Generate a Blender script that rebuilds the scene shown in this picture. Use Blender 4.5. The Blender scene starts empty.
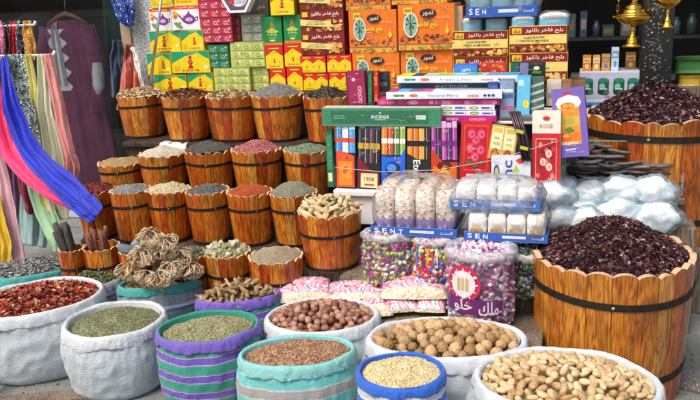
import bpy, math, random, unicodedata
import numpy as np
from mathutils import Vector, Matrix, noise

random.seed(11)
rng = np.random.default_rng(11)
S = bpy.context.scene
COL = S.collection
R = math.radians

# ------------------------------------------------------------------ camera
PITCH, YAW, ROLL, FPX, CAMH = 15.0, 17.0, -2.5, 777.0, 1.5
CM = Matrix.Rotation(R(YAW), 3, 'Z') @ Matrix.Rotation(R(90 - PITCH), 3, 'X') @ Matrix.Rotation(R(ROLL), 3, 'Z')
cam = bpy.data.objects.new('camera', bpy.data.cameras.new('camera'))
COL.objects.link(cam)
cam.location = (0, 0, CAMH)
cam.rotation_euler = CM.to_euler()
cam.data.sensor_width = 36
cam.data.lens = FPX / 700 * 36
cam.data.clip_end = 600
cam.data.clip_start = 0.05
S.camera = cam
CO = Vector((0, 0, CAMH))

# ------------------------------------------------------------------ light
SUN_EL, SUN_AZ = 56, 205          # overcast street light from behind the camera
w = bpy.data.worlds.new('World')
S.world = w
w.use_nodes = True
nt = w.node_tree
for n in list(nt.nodes):
    nt.nodes.remove(n)
sky = nt.nodes.new('ShaderNodeTexSky')
sky.sky_type = 'NISHITA'
sky.sun_disc = False
sky.sun_elevation = R(SUN_EL)
sky.sun_rotation = R(SUN_AZ)
sky.air_density = 1.0
sky.dust_density = 5.0
sky.ozone_density = 1.0
bg = nt.nodes.new('ShaderNodeBackground')
bg.inputs['Strength'].default_value = 0.11
ow = nt.nodes.new('ShaderNodeOutputWorld')
nt.links.new(sky.outputs[0], bg.inputs['Color'])
nt.links.new(bg.outputs[0], ow.inputs['Surface'])
sl = bpy.data.lights.new('sun', 'SUN')
sl.energy = 1.5
sl.angle = R(24)
sl.color = (1.0, 0.96, 0.9)
so = bpy.data.objects.new('sun', sl)
COL.objects.link(so)
_d = Vector((math.sin(R(SUN_AZ)) * math.cos(R(SUN_EL)), math.cos(R(SUN_AZ)) * math.cos(R(SUN_EL)), math.sin(R(SUN_EL))))
so.rotation_euler = _d.to_track_quat('Z', 'Y').to_euler()
S.view_settings.view_transform = 'Standard'
S.view_settings.look = 'None'
S.view_settings.gamma = 1
S.view_settings.use_curve_mapping = False
S.view_settings.exposure = 0.52


# ------------------------------------------------------------------ pixel -> world (photo pixels, 700 x 400)
def ray(px, py):
    return CM @ Vector(((px - 350) / FPX, -(py - 200) / FPX, -1))


def PZ(px, py, z):
    r = ray(px, py)
    return CO + r * ((z - CAMH) / r.z)


def PY(px, py, y):
    r = ray(px, py)
    return CO + r * (y / r.y)


def SC(p):
    """photo pixels per metre at world point p"""
    q = CM.transposed() @ (Vector(p) - CO)
    return FPX / -q.z


# ------------------------------------------------------------------ objects
def link(name, data, parent=None, loc=(0, 0, 0), rz=0.0):
    o = bpy.data.objects.new(name, data)
    COL.objects.link(o)
    o.location = loc
    o.rotation_euler = (0, 0, rz)
    if parent is not None:
        o.parent = parent
    return o


def tag(o, label=None, cat=None, group=None, kind=None):
    if label: o['label'] = label
    if cat: o['category'] = cat
    if group: o['group'] = group
    if kind: o['kind'] = kind
    return o


def thing(name, label, cat, loc=(0, 0, 0), rz=0.0, group=None):
    return tag(link(name, None, None, loc, rz), label, cat, group)


class MB:
    def __init__(s):
        s.ch, s.mats, s.nv = [], [], 0

    def mi(s, mat):
        if mat not in s.mats:
            s.mats.append(mat)
        return s.mats.index(mat)

    def add(s, V, F, mat, smooth=False):
        """F: one array (m,k) of polygons of equal size"""
        V = np.asarray(V, dtype=np.float32).reshape(-1, 3)
        F = np.asarray(F, dtype=np.int32)
        if F.ndim == 1: F = F[None]
        s.ch.append((F + s.nv, s.mi(mat), smooth))
        if not hasattr(s, 'vs'): s.vs = []
        s.vs.append(V)
        s.nv += len(V)

    def addp(s, V, polys, mat, smooth=False):
        by = {}
        for p in polys: by.setdefault(len(p), []).append(p)
        first = True
        base = s.nv
        for k, L in by.items():
            if first:
                s.add(V, L, mat, smooth)
                first = False
            else:
                s.ch.append((np.asarray(L, dtype=np.int32) + base, s.mi(mat), smooth))

    def poly(s, pts, mat):
        s.add([tuple(p) for p in pts], [list(range(len(pts)))], mat)

    def cbox(s, c, size, mat, ch=0.0015, rot=None):
        h = np.array(size) / 2.0
        ch = min(ch, min(h) * 0.4)
        V, idx = [], {}
        for a in (-1, 1):
            for b in (-1, 1):
                for d in (-1, 1):
                    for ax in range(3):
                        v = np.array([a, b, d]) * (h - ch)
                        v[ax] = (a, b, d)[ax] * h[ax]
                        idx[(a, b, d, ax)] = len(V)
                        V.append(v)
        F4, F3 = [], []
        for ax in range(3):
            o1, o2 = [i for i in range(3) if i != ax]
            for sgn in (-1, 1):
                q = []
                for (e, f) in ((-1, -1), (1, -1), (1, 1), (-1, 1)):
                    k = [0, 0, 0]
                    k[ax], k[o1], k[o2] = sgn, e, f
                    q.append(idx[(*k, ax)])
                F4.append(q)
            for e in (-1, 1):
                for f in (-1, 1):
                    k0, k1 = [0, 0, 0], [0, 0, 0]
                    k0[o1], k0[o2], k0[ax] = e, f, -1
                    k1[o1], k1[o2], k1[ax] = e, f, 1
                    F4.append([idx[(*k0, o1)], idx[(*k1, o1)], idx[(*k1, o2)], idx[(*k0, o2)]])
        for a in (-1, 1):
            for b in (-1, 1):
                for d in (-1, 1):
                    F3.append([idx[(a, b, d, 0)], idx[(a, b, d, 1)], idx[(a, b, d, 2)]])
        V = np.array(V)

        def orient(Fs):
            out = []
            for q in Fs:
                p = V[q]
                n = np.cross(p[1] - p[0], p[2] - p[0])
                out.append(q if np.dot(n, p.mean(0)) > 0 else q[::-1])
            return out
        F4, F3 = orient(F4), orient(F3)
        if rot is not None: V = V @ np.array(rot).T
        V = V + np.array(c)
        s.addp(V, F4 + F3, mat)

    def tube(s, pts, rad, n, mat, cap=True, smooth=True):
        pts = [Vector(p) for p in pts]
        m = len(pts)
        rad = [rad] * m if isinstance(rad, (int, float)) else rad
        V = []
        up = Vector((0.13, 0.21, 0.97))
        for i, p in enumerate(pts):
            t = (pts[min(i + 1, m - 1)] - pts[max(i - 1, 0)]).normalized()
            a = t.cross(up)
            if a.length < 1e-3: a = t.cross(Vector((1, 0, 0)))
            a.normalize()
            b = t.cross(a)
            for k in range(n):
                th = 2 * math.pi * k / n
                V.append(p + (a * math.cos(th) + b * math.sin(th)) * rad[i])
        F = [[i * n + k, i * n + (k + 1) % n, (i + 1) * n + (k + 1) % n, (i + 1) * n + k] for i in range(m - 1) for k in range(n)]
        if cap:
            F += [list(range(n))[::-1], [(m - 1) * n + k for k in range(n)]]
        s.addp([tuple(v) for v in V], F, mat, smooth)

    def lathe(s, prof, n, mat, smooth=True, sx=1.0, sy=1.0, fn=None):
        V = []
        for i, (r, z) in enumerate(prof):
            for k in range(n):
                th = 2 * math.pi * k / n
                x, y, zz = r * math.cos(th) * sx, r * math.sin(th) * sy, z
                if fn: x, y, zz = fn(x, y, zz, th, i)
                V.append((x, y, zz))
        F = [[i * n + k, i * n + (k + 1) % n, (i + 1) * n + (k + 1) % n, (i + 1) * n + k] for i in range(len(prof) - 1) for k in range(n)]
        s.add(V, F, mat, smooth)

    def grid(s, P, mat, smooth=True, closed=False):
        """P: rows of equal numbers of points"""
        m, n = len(P), len(P[0])
        V = [tuple(p) for row in P for p in row]
        kk = n if closed else n - 1
        F = [[i * n + k, i * n + (k + 1) % n, (i + 1) * n + (k + 1) % n, (i + 1) * n + k] for i in range(m - 1) for k in range(kk)]
        s.add(V, F, mat, smooth)

    def mesh(s, name):
        me = bpy.data.meshes.new(name)
        V = np.concatenate(s.vs)
        me.vertices.add(len(V))
        me.vertices.foreach_set('co', V.ravel())
        lv = np.concatenate([f.ravel() for f, _, _ in s.ch])
        tot = np.concatenate([np.full(len(f), f.shape[1], dtype=np.int32) for f, _, _ in s.ch])
        mi = np.concatenate([np.full(len(f), m, dtype=np.int32) for f, m, _ in s.ch])
        sm = np.concatenate([np.full(len(f), q, dtype=bool) for f, _, q in s.ch])
        start = np.concatenate([[0], np.cumsum(tot)[:-1]]).astype(np.int32)
        me.loops.add(len(lv))
        me.loops.foreach_set('vertex_index', lv)
        me.polygons.add(len(tot))
        me.polygons.foreach_set('loop_start', start)
        me.polygons.foreach_set('material_index', mi)
        me.polygons.foreach_set('use_smooth', sm)
        me.update(calc_edges=True)
        me.validate()
        for m in s.mats: me.materials.append(m)
        return me

    def build(s, name, parent=None, loc=(0, 0, 0), rz=0.0):
        return link(name, s.mesh(name), parent, loc, rz)


# ------------------------------------------------------------------ materials
def lin(h):
    h = h.lstrip('#')
    c = [int(h[i:i + 2], 16) / 255 for i in (0, 2, 4)]
    return tuple(((x + 0.055) / 1.055) ** 2.4 if x > 0.04045 else x / 12.92 for x in c)


def mk(name):
    m = bpy.data.materials.new(name)
    m.use_nodes = True
    t = m.node_tree
    return m, t, t.nodes['Principled BSDF']


def N(t, typ, **kw):
    n = t.nodes.new('ShaderNode' + typ)
    for k, v in kw.items():
        if k in n.inputs.keys(): n.inputs[k].default_value = v
        else: setattr(n, k, v)
    return n


def L(t, a, b): t.links.new(a, b)


def ramp(t, fac, stops, interp='LINEAR'):
    r = N(t, 'ValToRGB')
    r.color_ramp.interpolation = interp
    e = r.color_ramp.elements
    while len(e) < len(stops): e.new(0.5)
    for i, (p, c) in enumerate(stops):
        e[i].position = p
        e[i].color = (*c, 1)
    L(t, fac, r.inputs['Fac'])
    return r


def mul(c, f): return tuple(min(1, x * f) for x in c)


def bump(t, b, src, strength, dist=0.002):
    n = N(t, 'Bump', Strength=strength, Distance=dist)
    L(t, src, n.inputs['Height'])
    L(t, n.outputs[0], b.inputs['Normal'])


_pc = {}


def paint(hexc, rough=0.45, var=0.10, metal=0.0, coat=0.0, scale=35.0, bmp=0.0):
    key = (hexc, rough, var, metal, coat, scale, bmp)
    if key in _pc: return _pc[key]
    m, t, b = mk('print_' + hexc.strip('#'))
    c = lin(hexc)
    tc = N(t, 'TexCoord')
    no = N(t, 'TexNoise', Scale=scale, Detail=4.0, Roughness=0.6)
    L(t, tc.outputs['Object'], no.inputs['Vector'])
    r = ramp(t, no.outputs['Fac'], [(0.3, mul(c, 1 - var)), (0.7, mul(c, 1 + var))])
    L(t, r.outputs[0], b.inputs['Base Color'])
    b.inputs['Roughness'].default_value = rough
    b.inputs['Metallic'].default_value = metal
    b.inputs['Coat Weight'].default_value = coat
    b.inputs['Coat Roughness'].default_value = 0.15
    if bmp: bump(t, b, no.outputs['Fac'], bmp, 0.004)
    _pc[key] = m
    return m


def grain_mat(name, cols, rough=0.6, spec=0.4, bscale=0.0):
    """each loose grain takes a colour of its own from cols"""
    m, t, b = mk(name)
    g = N(t, 'NewGeometry')
    n = len(cols)
    r = ramp(t, g.outputs['Random Per Island'], [((i + 0.0) / n, lin(c)) for i, c in enumerate(cols)], 'CONSTANT')
    tc = N(t, 'TexCoord')
    no = N(t, 'TexNoise', Scale=bscale or 180.0, Detail=3.0)
    L(t, tc.outputs['Object'], no.inputs['Vector'])
    mx = N(t, 'Mix', data_type='RGBA', blend_type='MULTIPLY')
    mx.inputs['Factor'].default_value = 1.0
    r2 = ramp(t, no.outputs['Fac'], [(0.3, (0.88,) * 3), (0.7, (1.0,) * 3)])
    L(t, r.outputs[0], mx.inputs[6])
    L(t, r2.outputs[0], mx.inputs[7])
    L(t, mx.outputs[2], b.inputs['Base Color'])
    b.inputs['Roughness'].default_value = rough
    b.inputs['Specular IOR Level'].default_value = spec
    return m


def bed_mat(name, cols, scale=220.0):
    """the heap under its loose grains"""
    m, t, b = mk(name)
    tc = N(t, 'TexCoord')
    v = N(t, 'TexVoronoi', Scale=scale)
    L(t, tc.outputs['Object'], v.inputs['Vector'])
    sp = N(t, 'SeparateColor')
    L(t, v.outputs['Color'], sp.inputs[0])
    n = len(cols)
    r = ramp(t, sp.outputs[0], [(i / n, lin(c)) for i, c in enumerate(cols)], 'CONSTANT')
    L(t, r.outputs[0], b.inputs['Base Color'])
    b.inputs['Roughness'].default_value = 0.85
    bump(t, b, v.outputs['Distance'], 0.9, 0.004)
    return m


def nut_mat(name, c1, c2, rough=0.55, scale=60.0, bmp=0.5, wrink=True):
    """shell colour that differs from nut to nut"""
    m, t, b = mk(name)
    oi = N(t, 'ObjectInfo')
    tc = N(t, 'TexCoord')
    no = N(t, 'TexNoise', Scale=scale, Detail=5.0, Distortion=0.8)
    no.noise_dimensions = '4D'
    L(t, tc.outputs['Object'], no.inputs['Vector'])
    mw = N(t, 'Math', operation='MULTIPLY')
    mw.inputs[1].default_value = 37.0
    L(t, oi.outputs['Random'], mw.inputs[0])
    L(t, mw.outputs[0], no.inputs['W'])
    ad = N(t, 'Math', operation='MULTIPLY_ADD')
    ad.inputs[1].default_value = 0.55
    ad.inputs[2].default_value = -0.27
    L(t, oi.outputs['Random'], ad.inputs[0])
    a2 = N(t, 'Math', operation='ADD')
    L(t, ad.outputs[0], a2.inputs[0])
    L(t, no.outputs['Fac'], a2.inputs[1])
    r = ramp(t, a2.outputs[0], [(0.2, lin(c1)), (0.8, lin(c2))])
    L(t, r.outputs[0], b.inputs['Base Color'])
    b.inputs['Roughness'].default_value = rough
    if bmp: bump(t, b, no.outputs['Fac'], bmp, 0.004)
    return m


def wood_mat(name, stops, gscale=1.0, rough=0.33, coat=0.4):
    m, t, b = mk(name)
    tc = N(t, 'TexCoord')
    g = N(t, 'NewGeometry')
    oi = N(t, 'ObjectInfo')
    off = N(t, 'VectorMath', operation='SCALE')
    off.inputs[0].default_value = (7.3, 3.1, 5.7)
    sm = N(t, 'Math', operation='ADD')
    L(t, g.outputs['Random Per Island'], sm.inputs[0])
    L(t, oi.outputs['Random'], sm.inputs[1])
    L(t, sm.outputs[0], off.inputs['Scale'])
    av = N(t, 'VectorMath', operation='ADD')
    L(t, tc.outputs['Object'], av.inputs[0])
    L(t, off.outputs[0], av.inputs[1])
    mp = N(t, 'Mapping')
    mp.inputs['Scale'].default_value = (26 * gscale, 26 * gscale, 2.4 * gscale)
    L(t, av.outputs[0], mp.inputs['Vector'])
    big = N(t, 'TexNoise', Scale=1.0, Detail=2.0, Distortion=0.6)
    L(t, mp.outputs[0], big.inputs['Vector'])
    # growth rings: bands of the big noise
    rg = N(t, 'Math', operation='MULTIPLY')
    rg.inputs[1].default_value = 9.0
    L(t, big.outputs['Fac'], rg.inputs[0])
    fr = N(t, 'Math', operation='PINGPONG')
    fr.inputs[1].default_value = 0.5
    L(t, rg.outputs[0], fr.inputs[0])
    fine = N(t, 'TexNoise', Scale=6.0, Detail=4.0)
    L(t, mp.outputs[0], fine.inputs['Vector'])
    pl = ramp(t, g.outputs['Random Per Island'], [(p, lin(c)) for p, c in stops], 'CONSTANT')
    r1 = ramp(t, fr.outputs[0], [(0.0, (0.40, 0.30, 0.25)), (0.24, (0.94, 0.92, 0.9)), (0.5, (1.08, 1.05, 1.0))])
    r2 = ramp(t, fine.outputs['Fac'], [(0.34, (0.40, 0.33, 0.28)), (0.56, (1.0, 1.0, 1.0)), (0.72, (1.12, 1.10, 1.06))])
    st = N(t, 'TexNoise', Scale=7.0, Detail=3.0)
    L(t, av.outputs[0], st.inputs['Vector'])
    r3 = ramp(t, st.outputs['Fac'], [(0.34, (0.48, 0.38, 0.32)), (0.52, (1.0, 1.0, 1.0))])
    cur = pl.outputs[0]
    for rr, f in ((r1, 0.8), (r2, 0.8), (r3, 0.7)):
        mx = N(t, 'Mix', data_type='RGBA', blend_type='MULTIPLY')
        mx.inputs['Factor'].default_value = f
        L(t, cur, mx.inputs[6])
        L(t, rr.outputs[0], mx.inputs[7])
        cur = mx.outputs[2]
    L(t, cur, b.inputs['Base Color'])
    b.inputs['Roughness'].default_value = rough
    b.inputs['Coat Weight'].default_value = coat
    b.inputs['Coat Roughness'].default_value = 0.25
    bump(t, b, fine.outputs['Fac'], 0.25, 0.002)
    return m


def cloth_mat(name, hexc, rough=0.8, sheen=0.2, weave=400.0, var=0.12, bstr=0.3):
    m, t, b = mk(name)
    c = lin(hexc)
    tc = N(t, 'TexCoord')
    no = N(t, 'TexNoise', Scale=9.0, Detail=5.0)
    L(t, tc.outputs['Object'], no.inputs['Vector'])
    r = ramp(t, no.outputs['Fac'], [(0.3, mul(c, 1 - var)), (0.7, mul(c, 1 + var))])
    L(t, r.outputs[0], b.inputs['Base Color'])
    b.inputs['Roughness'].default_value = rough
    b.inputs['Sheen Weight'].default_value = sheen
    w1 = N(t, 'TexNoise', Scale=weave, Detail=2.0)
    L(t, tc.outputs['Object'], w1.inputs['Vector'])
    mpc = N(t, 'Mapping')
    mpc.inputs['Scale'].default_value = (1, 1, .35)
    L(t, tc.outputs['Object'], mpc.inputs['Vector'])
    cr = N(t, 'TexNoise', Scale=30.0, Detail=5.0, Distortion=.8)
    L(t, mpc.outputs[0], cr.inputs['Vector'])
    b0 = N(t, 'Bump', Strength=.45, Distance=.012)
    L(t, cr.outputs['Fac'], b0.inputs['Height'])
    b1 = N(t, 'Bump', Strength=bstr, Distance=.002)
    L(t, w1.outputs['Fac'], b1.inputs['Height'])
    L(t, b0.outputs[0], b1.inputs['Normal'])
    L(t, b1.outputs[0], b.inputs['Normal'])
    return m


def sack_mat(name, base, stripes=None, period=0.1, dirt='#8d8c84'):
    """woven sack cloth; stripes: [(position, colour)] repeating over height"""
    m, t, b = mk(name)
    tc = N(t, 'TexCoord')
    sp = N(t, 'SeparateXYZ')
    L(t, tc.outputs['Object'], sp.inputs[0])
    no = N(t, 'TexNoise', Scale=7.0, Detail=6.0, Roughness=0.65)
    L(t, tc.outputs['Object'], no.inputs['Vector'])
    if stripes:
        d = N(t, 'Math', operation='MULTIPLY_ADD')
        d.inputs[1].default_value = 0.012
        L(t, no.outputs['Fac'], d.inputs[0])
        L(t, sp.outputs['Z'], d.inputs[2])
        md = N(t, 'Math', operation='DIVIDE')
        md.inputs[1].default_value = period
        L(t, d.outputs[0], md.inputs[0])
        f = N(t, 'Math', operation='FRACT')
        L(t, md.outputs[0], f.inputs[0])
        cur = ramp(t, f.outputs[0], [(p, lin(c)) for p, c in stripes], 'CONSTANT').outputs[0]
    else:
        c = lin(base)
        cur = ramp(t, no.outputs['Fac'], [(0.25, mul(c, 0.9)), (0.7, c)]).outputs[0]
    mx = N(t, 'Mix', data_type='RGBA', blend_type='MIX')
    st = N(t, 'TexNoise', Scale=3.5, Detail=7.0, Roughness=0.7)
    L(t, tc.outputs['Object'], st.inputs['Vector'])
    rr = ramp(t, st.outputs['Fac'], [(0.52, (0, 0, 0)), (0.8, (0.45,) * 3)])
    L(t, rr.outputs[0], mx.inputs[0])
    L(t, cur, mx.inputs[6])
    mx.inputs[7].default_value = (*lin(dirt), 1)
    # threads of the weave
    br = N(t, 'TexWave', Scale=75.0, Distortion=2.5)
    br.inputs['Detail Scale'].default_value = 2.0
    br.bands_direction = 'Z'
    L(t, tc.outputs['Object'], br.inputs['Vector'])
    m2 = N(t, 'Mix', data_type='RGBA', blend_type='MULTIPLY')
    m2.inputs[0].default_value = 0.42
    L(t, mx.outputs[2], m2.inputs[6])
    r4 = ramp(t, br.outputs['Fac'], [(0.0, (0.75,) * 3), (0.6, (1,) * 3)])
    L(t, r4.outputs[0], m2.inputs[7])
    L(t, m2.outputs[2], b.inputs['Base Color'])
    b.inputs['Roughness'].default_value = 0.75
    b.inputs['Sheen Weight'].default_value = 0.15
    mp = N(t, 'Mapping')
    mp.inputs['Scale'].default_value = (1, 1, 1.7)
    L(t, tc.outputs['Object'], mp.inputs['Vector'])
    wr = N(t, 'TexNoise', Scale=21.0, Detail=6.0, Distortion=0.9, Roughness=0.62)
    L(t, mp.outputs[0], wr.inputs['Vector'])
    r1 = N(t, 'Math', operation='SUBTRACT'); r1.inputs[1].default_value = 0.5
    L(t, wr.outputs['Fac'], r1.inputs[0])
    r2 = N(t, 'Math', operation='ABSOLUTE')
    L(t, r1.outputs[0], r2.inputs[0])
    r3 = N(t, 'Math', operation='POWER'); r3.inputs[1].default_value = 0.6
    L(t, r2.outputs[0], r3.inputs[0])
    bump(t, b, r3.outputs[0], 0.5, 0.009)
    return m


def film_mat(name, tint=(0.9, 0.95, 1.0), op=0.25, bscale=14.0, bstr=0.5):
    """clear crinkled plastic: mostly see-through, milky where it bunches, glossy on its creases"""
    m = bpy.data.materials.new(name)
    m.use_nodes = True
    t = m.node_tree
    for n in list(t.nodes): t.nodes.remove(n)
    o = N(t, 'OutputMaterial')
    tr = N(t, 'BsdfTransparent')
    gl = N(t, 'BsdfGlossy', Roughness=0.2)
    df = N(t, 'BsdfDiffuse')
    tl = N(t, 'BsdfTranslucent')
    for q in (df, tl): q.inputs['Color'].default_value = (*tint, 1)
    tc = N(t, 'TexCoord')
    no = N(t, 'TexNoise', Scale=bscale, Detail=5.0, Distortion=1.4, Roughness=0.55)
    L(t, tc.outputs['Object'], no.inputs['Vector'])
    rd = N(t, 'Math', operation='SUBTRACT')
    rd.inputs[1].default_value = 0.5
    L(t, no.outputs['Fac'], rd.inputs[0])
    ab = N(t, 'Math', operation='ABSOLUTE')
    L(t, rd.outputs[0], ab.inputs[0])
    bp = N(t, 'Bump', Strength=bstr, Distance=0.03)
    L(t, no.outputs['Fac'], bp.inputs['Height'])
    L(t, bp.outputs[0], gl.inputs['Normal'])
    fr = N(t, 'Fresnel', IOR=1.38)
    L(t, bp.outputs[0], fr.inputs['Normal'])
    r = ramp(t, ab.outputs[0], [(0.0, (min(1, op * 1.9),) * 3), (0.035, (op,) * 3), (0.16, (op * .45,) * 3)])
    m0 = N(t, 'MixShader')
    m0.inputs[0].default_value = 0.4
    L(t, df.outputs[0], m0.inputs[1])
    L(t, tl.outputs[0], m0.inputs[2])
    m1 = N(t, 'MixShader')
    L(t, r.outputs[0], m1.inputs[0])
    L(t, tr.outputs[0], m1.inputs[1])
    L(t, m0.outputs[0], m1.inputs[2])
    m2 = N(t, 'MixShader')
    fa = N(t, 'Math', operation='MULTIPLY_ADD')
    fa.inputs[1].default_value = 0.6
    fa.inputs[2].default_value = 0.015
    fa.use_clamp = True
    L(t, fr.outputs[0], fa.inputs[0])
    L(t, fa.outputs[0], m2.inputs[0])
    L(t, m1.outputs[0], m2.inputs[1])
    L(t, gl.outputs[0], m2.inputs[2])
    L(t, m2.outputs[0], o.inputs[0])
    return m


def glass_mat(name, tint=(0.85, 0.95, 0.92), op=0.04):
    m = bpy.data.materials.new(name)
    m.use_nodes = True
    t = m.node_tree
    for n in list(t.nodes): t.nodes.remove(n)
    o = N(t, 'OutputMaterial')
    tr = N(t, 'BsdfTransparent')
    tr.inputs['Color'].default_value = (*tint, 1)
    gl = N(t, 'BsdfGlossy', Roughness=0.02)
    fr = N(t, 'Fresnel', IOR=1.3)
    mx = N(t, 'MixShader')
    L(t, fr.outputs[0], mx.inputs[0])
    L(t, tr.outputs[0], mx.inputs[1])
    L(t, gl.outputs[0], mx.inputs[2])
    L(t, mx.outputs[0], o.inputs[0])
    return m


def speckle_mat(name, cols, scale, rough=0.4, metal=0.0, bstr=0.0, spec=0.5):
    m, t, b = mk(name)
    tc = N(t, 'TexCoord')
    v = N(t, 'TexVoronoi', Scale=scale)
    L(t, tc.outputs['Object'], v.inputs['Vector'])
    sp = N(t, 'SeparateColor')
    L(t, v.outputs['Color'], sp.inputs[0])
    r = ramp(t, sp.outputs[0], [(p, lin(c)) for p, c in cols], 'CONSTANT')
    L(t, r.outputs[0], b.inputs['Base Color'])
    b.inputs['Roughness'].default_value = rough
    b.inputs['Metallic'].default_value = metal
    if bstr: bump(t, b, v.outputs['Distance'], bstr, 0.004)
    return m


WOOD = wood_mat('varnished_pine', [(0.0, '#dd842c'), (0.2, '#e69838'), (0.38, '#cc681c'), (0.55, '#e08a2a'), (0.72, '#bc5218'), (0.80, '#eaa84a'), (0.90, '#d47420'), (0.97, '#963814')])
WOODBIG = wood_mat('pale_varnished_pine', [(0.0, '#e09638'), (0.2, '#d8862a'), (0.38, '#e29a3a'), (0.55, '#c86818'), (0.68, '#da8c30'), (0.86, '#bc5614'), (0.92, '#e0a04a')], .8)
CUT = paint('#cfb08c', 0.75, 0.2, scale=90)
HOOP = paint('#2e2721', 0.6, 0.45, metal=0.4, scale=45, bmp=0.4)
STEEL = paint('#b9b9b4', 0.35, 0.15, metal=0.9)
RISER = wood_mat('gap_shade_plank', [(0, '#4a3c2e'), (.5, '#3c3026'), (.8, '#564636')], 0.8, 0.8, 0.0)  # timber darkened to paint in the shade of the gaps between barrel rows
GREYWOOD = wood_mat('weathered_timber', [(0.0, '#8b7f70'), (0.4, '#7b7064'), (0.7, '#9a8e7e')], 0.8, 0.8, 0.0)
CREAM = paint('#e6dfd0', 0.6, 0.06, scale=12)
WHITE = paint('#efeeea', 0.5, 0.05, scale=14)
FILM = film_mat('clear_film', (0.93, 0.97, 1.0), 0.06)
FILMB = film_mat('bluish_film', (0.80, 0.92, 1.0), 0.22)
FILMW = film_mat('milky_film', (0.93, 0.95, 0.97), 0.6)
BRASS = paint('#d8a93f', 0.22, 0.12, metal=1.0, scale=50, bmp=0.15)

# ------------------------------------------------------------------ lettering
_tc = {}
_cu = bpy.data.curves.new('lettering', 'FONT')
_cu.resolution_u = 2
_to = bpy.data.objects.new('lettering', _cu)
COL.objects.link(_to)
_NJ = set('اأإآدذرزوؤةى')


def arabic(s):
    out = []
    for wd in s.split(' '):
        g = []
        for i, ch in enumerate(wd):
            pj = i > 0 and wd[i - 1] not in _NJ
            nj = i < len(wd) - 1 and ch not in _NJ
            f = {(0, 0): 'ISOLATED', (1, 0): 'FINAL', (0, 1): 'INITIAL', (1, 1): 'MEDIAL'}[(int(pj), int(nj))]
            try: g.append(unicodedata.lookup(unicodedata.name(ch) + ' ' + f + ' FORM'))
            except KeyError: g.append(ch)
        out.append(''.join(g[::-1]))
    return ' '.join(out[::-1])


def tmesh(s, bold):
    if (s, bold) in _tc: return _tc[(s, bold)]
    _cu.body = s
    _cu.offset = 0.018 if bold else 0.0
    dg = bpy.context.evaluated_depsgraph_get()
    dg.update()
    me = bpy.data.meshes.new_from_object(_to.evaluated_get(dg))
    V = np.zeros(len(me.vertices) * 3, dtype=np.float32)
    me.vertices.foreach_get('co', V)
    V = V.reshape(-1, 3)
    F = [list(p.vertices) for p in me.polygons]
    bpy.data.meshes.remove(me)
    lo, hi = V.min(0), V.max(0)
    V = (V - lo) / max(hi[0] - lo[0], 1e-6)
    _tc[(s, bold)] = (V, F, (hi[1] - lo[1]) / (hi[0] - lo[0]))
    return _tc[(s, bold)]


class Face:
    """a printed face: u, v run 0..1 from its lower left corner"""

    def __init__(s, mb, o, U, V):
        s.mb, s.o, s.U, s.V = mb, np.array(o, float), np.array(U, float), np.array(V, float)
        n = np.cross(s.U, s.V)
        s.n = n / np.linalg.norm(n)
        s.k = 1
        s.w, s.h = np.linalg.norm(s.U), np.linalg.norm(s.V)

    def pt(s, u, v, k): return s.o + s.U * u + s.V * v + s.n * 0.00016 * k

    def poly(s, uv, mat):
        if isinstance(mat, str): mat = paint(mat)
        s.mb.poly([s.pt(u, v, s.k) for u, v in uv], mat)
        s.k += 1

    def rect(s, u0, v0, u1, v1, mat): s.poly([(u0, v0), (u1, v0), (u1, v1), (u0, v1)], mat)

    def ell(s, u, v, ru, rv, mat, n=14, a0=0.0):
        s.poly([(u + ru * math.cos(2 * math.pi * i / n + a0), v + rv * math.sin(2 * math.pi * i / n + a0)) for i in range(n)], mat)

    def blobs(s, u0, v0, u1, v1, n, size, mats):
        """many small rounded marks (pictured fruit, flowers)"""
        for i in range(n):
            r = size * random.uniform(0.7, 1.3)
            u = random.uniform(u0 + r, u1 - r) if u1 - u0 > 2 * r else (u0 + u1) / 2
            rv = min(r * s.w / s.h * random.uniform(0.6, 1.1), (v1 - v0) * 0.48)
            v = random.uniform(v0 + rv, v1 - rv)
            s.ell(u, v, r, rv, random.choice(mats), 7, random.random())
            if i % 4: s.k -= 0.75
        s.k = math.ceil(s.k)

    def text(s, t, u, v, width, mat, bold=False, maxh=None, rot=0):
        if isinstance(mat, str): mat = paint(mat)
        V, F, asp = tmesh(t, bold)
        wd = width * (s.w if not rot else s.h)
        hd = wd * asp
        if maxh and hd > maxh * (s.h if not rot else s.w):
            hd = maxh * (s.h if not rot else s.w)
        du, dv = s.U / s.w, s.V / s.h
        if rot: du, dv = (dv, -du) if rot > 0 else (-dv, du)
        c = s.pt(u, v, s.k)
        P = c + (V[:, :1] - 0.5) * wd * du + (V[:, 1:2] / asp - 0.5) * hd * dv
        s.mb.addp(P, F, mat)
        s.k += 1

    def lines(s, u0, u1, v, n, gap, th, mat):
        for i in range(n):
            a = random.uniform(0, 0.12) * (u1 - u0)
            s.rect(u0 + a, v - i * gap, u1 - random.uniform(0, 0.2) * (u1 - u0), v - i * gap + th, mat)
            s.k -= 1
        s.k += 1

# ------------------------------------------------------------------ setting
def struct(name, mb, **kw):
    o = mb.build(name, **kw)
    o['kind'] = 'structure'
    return o


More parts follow.
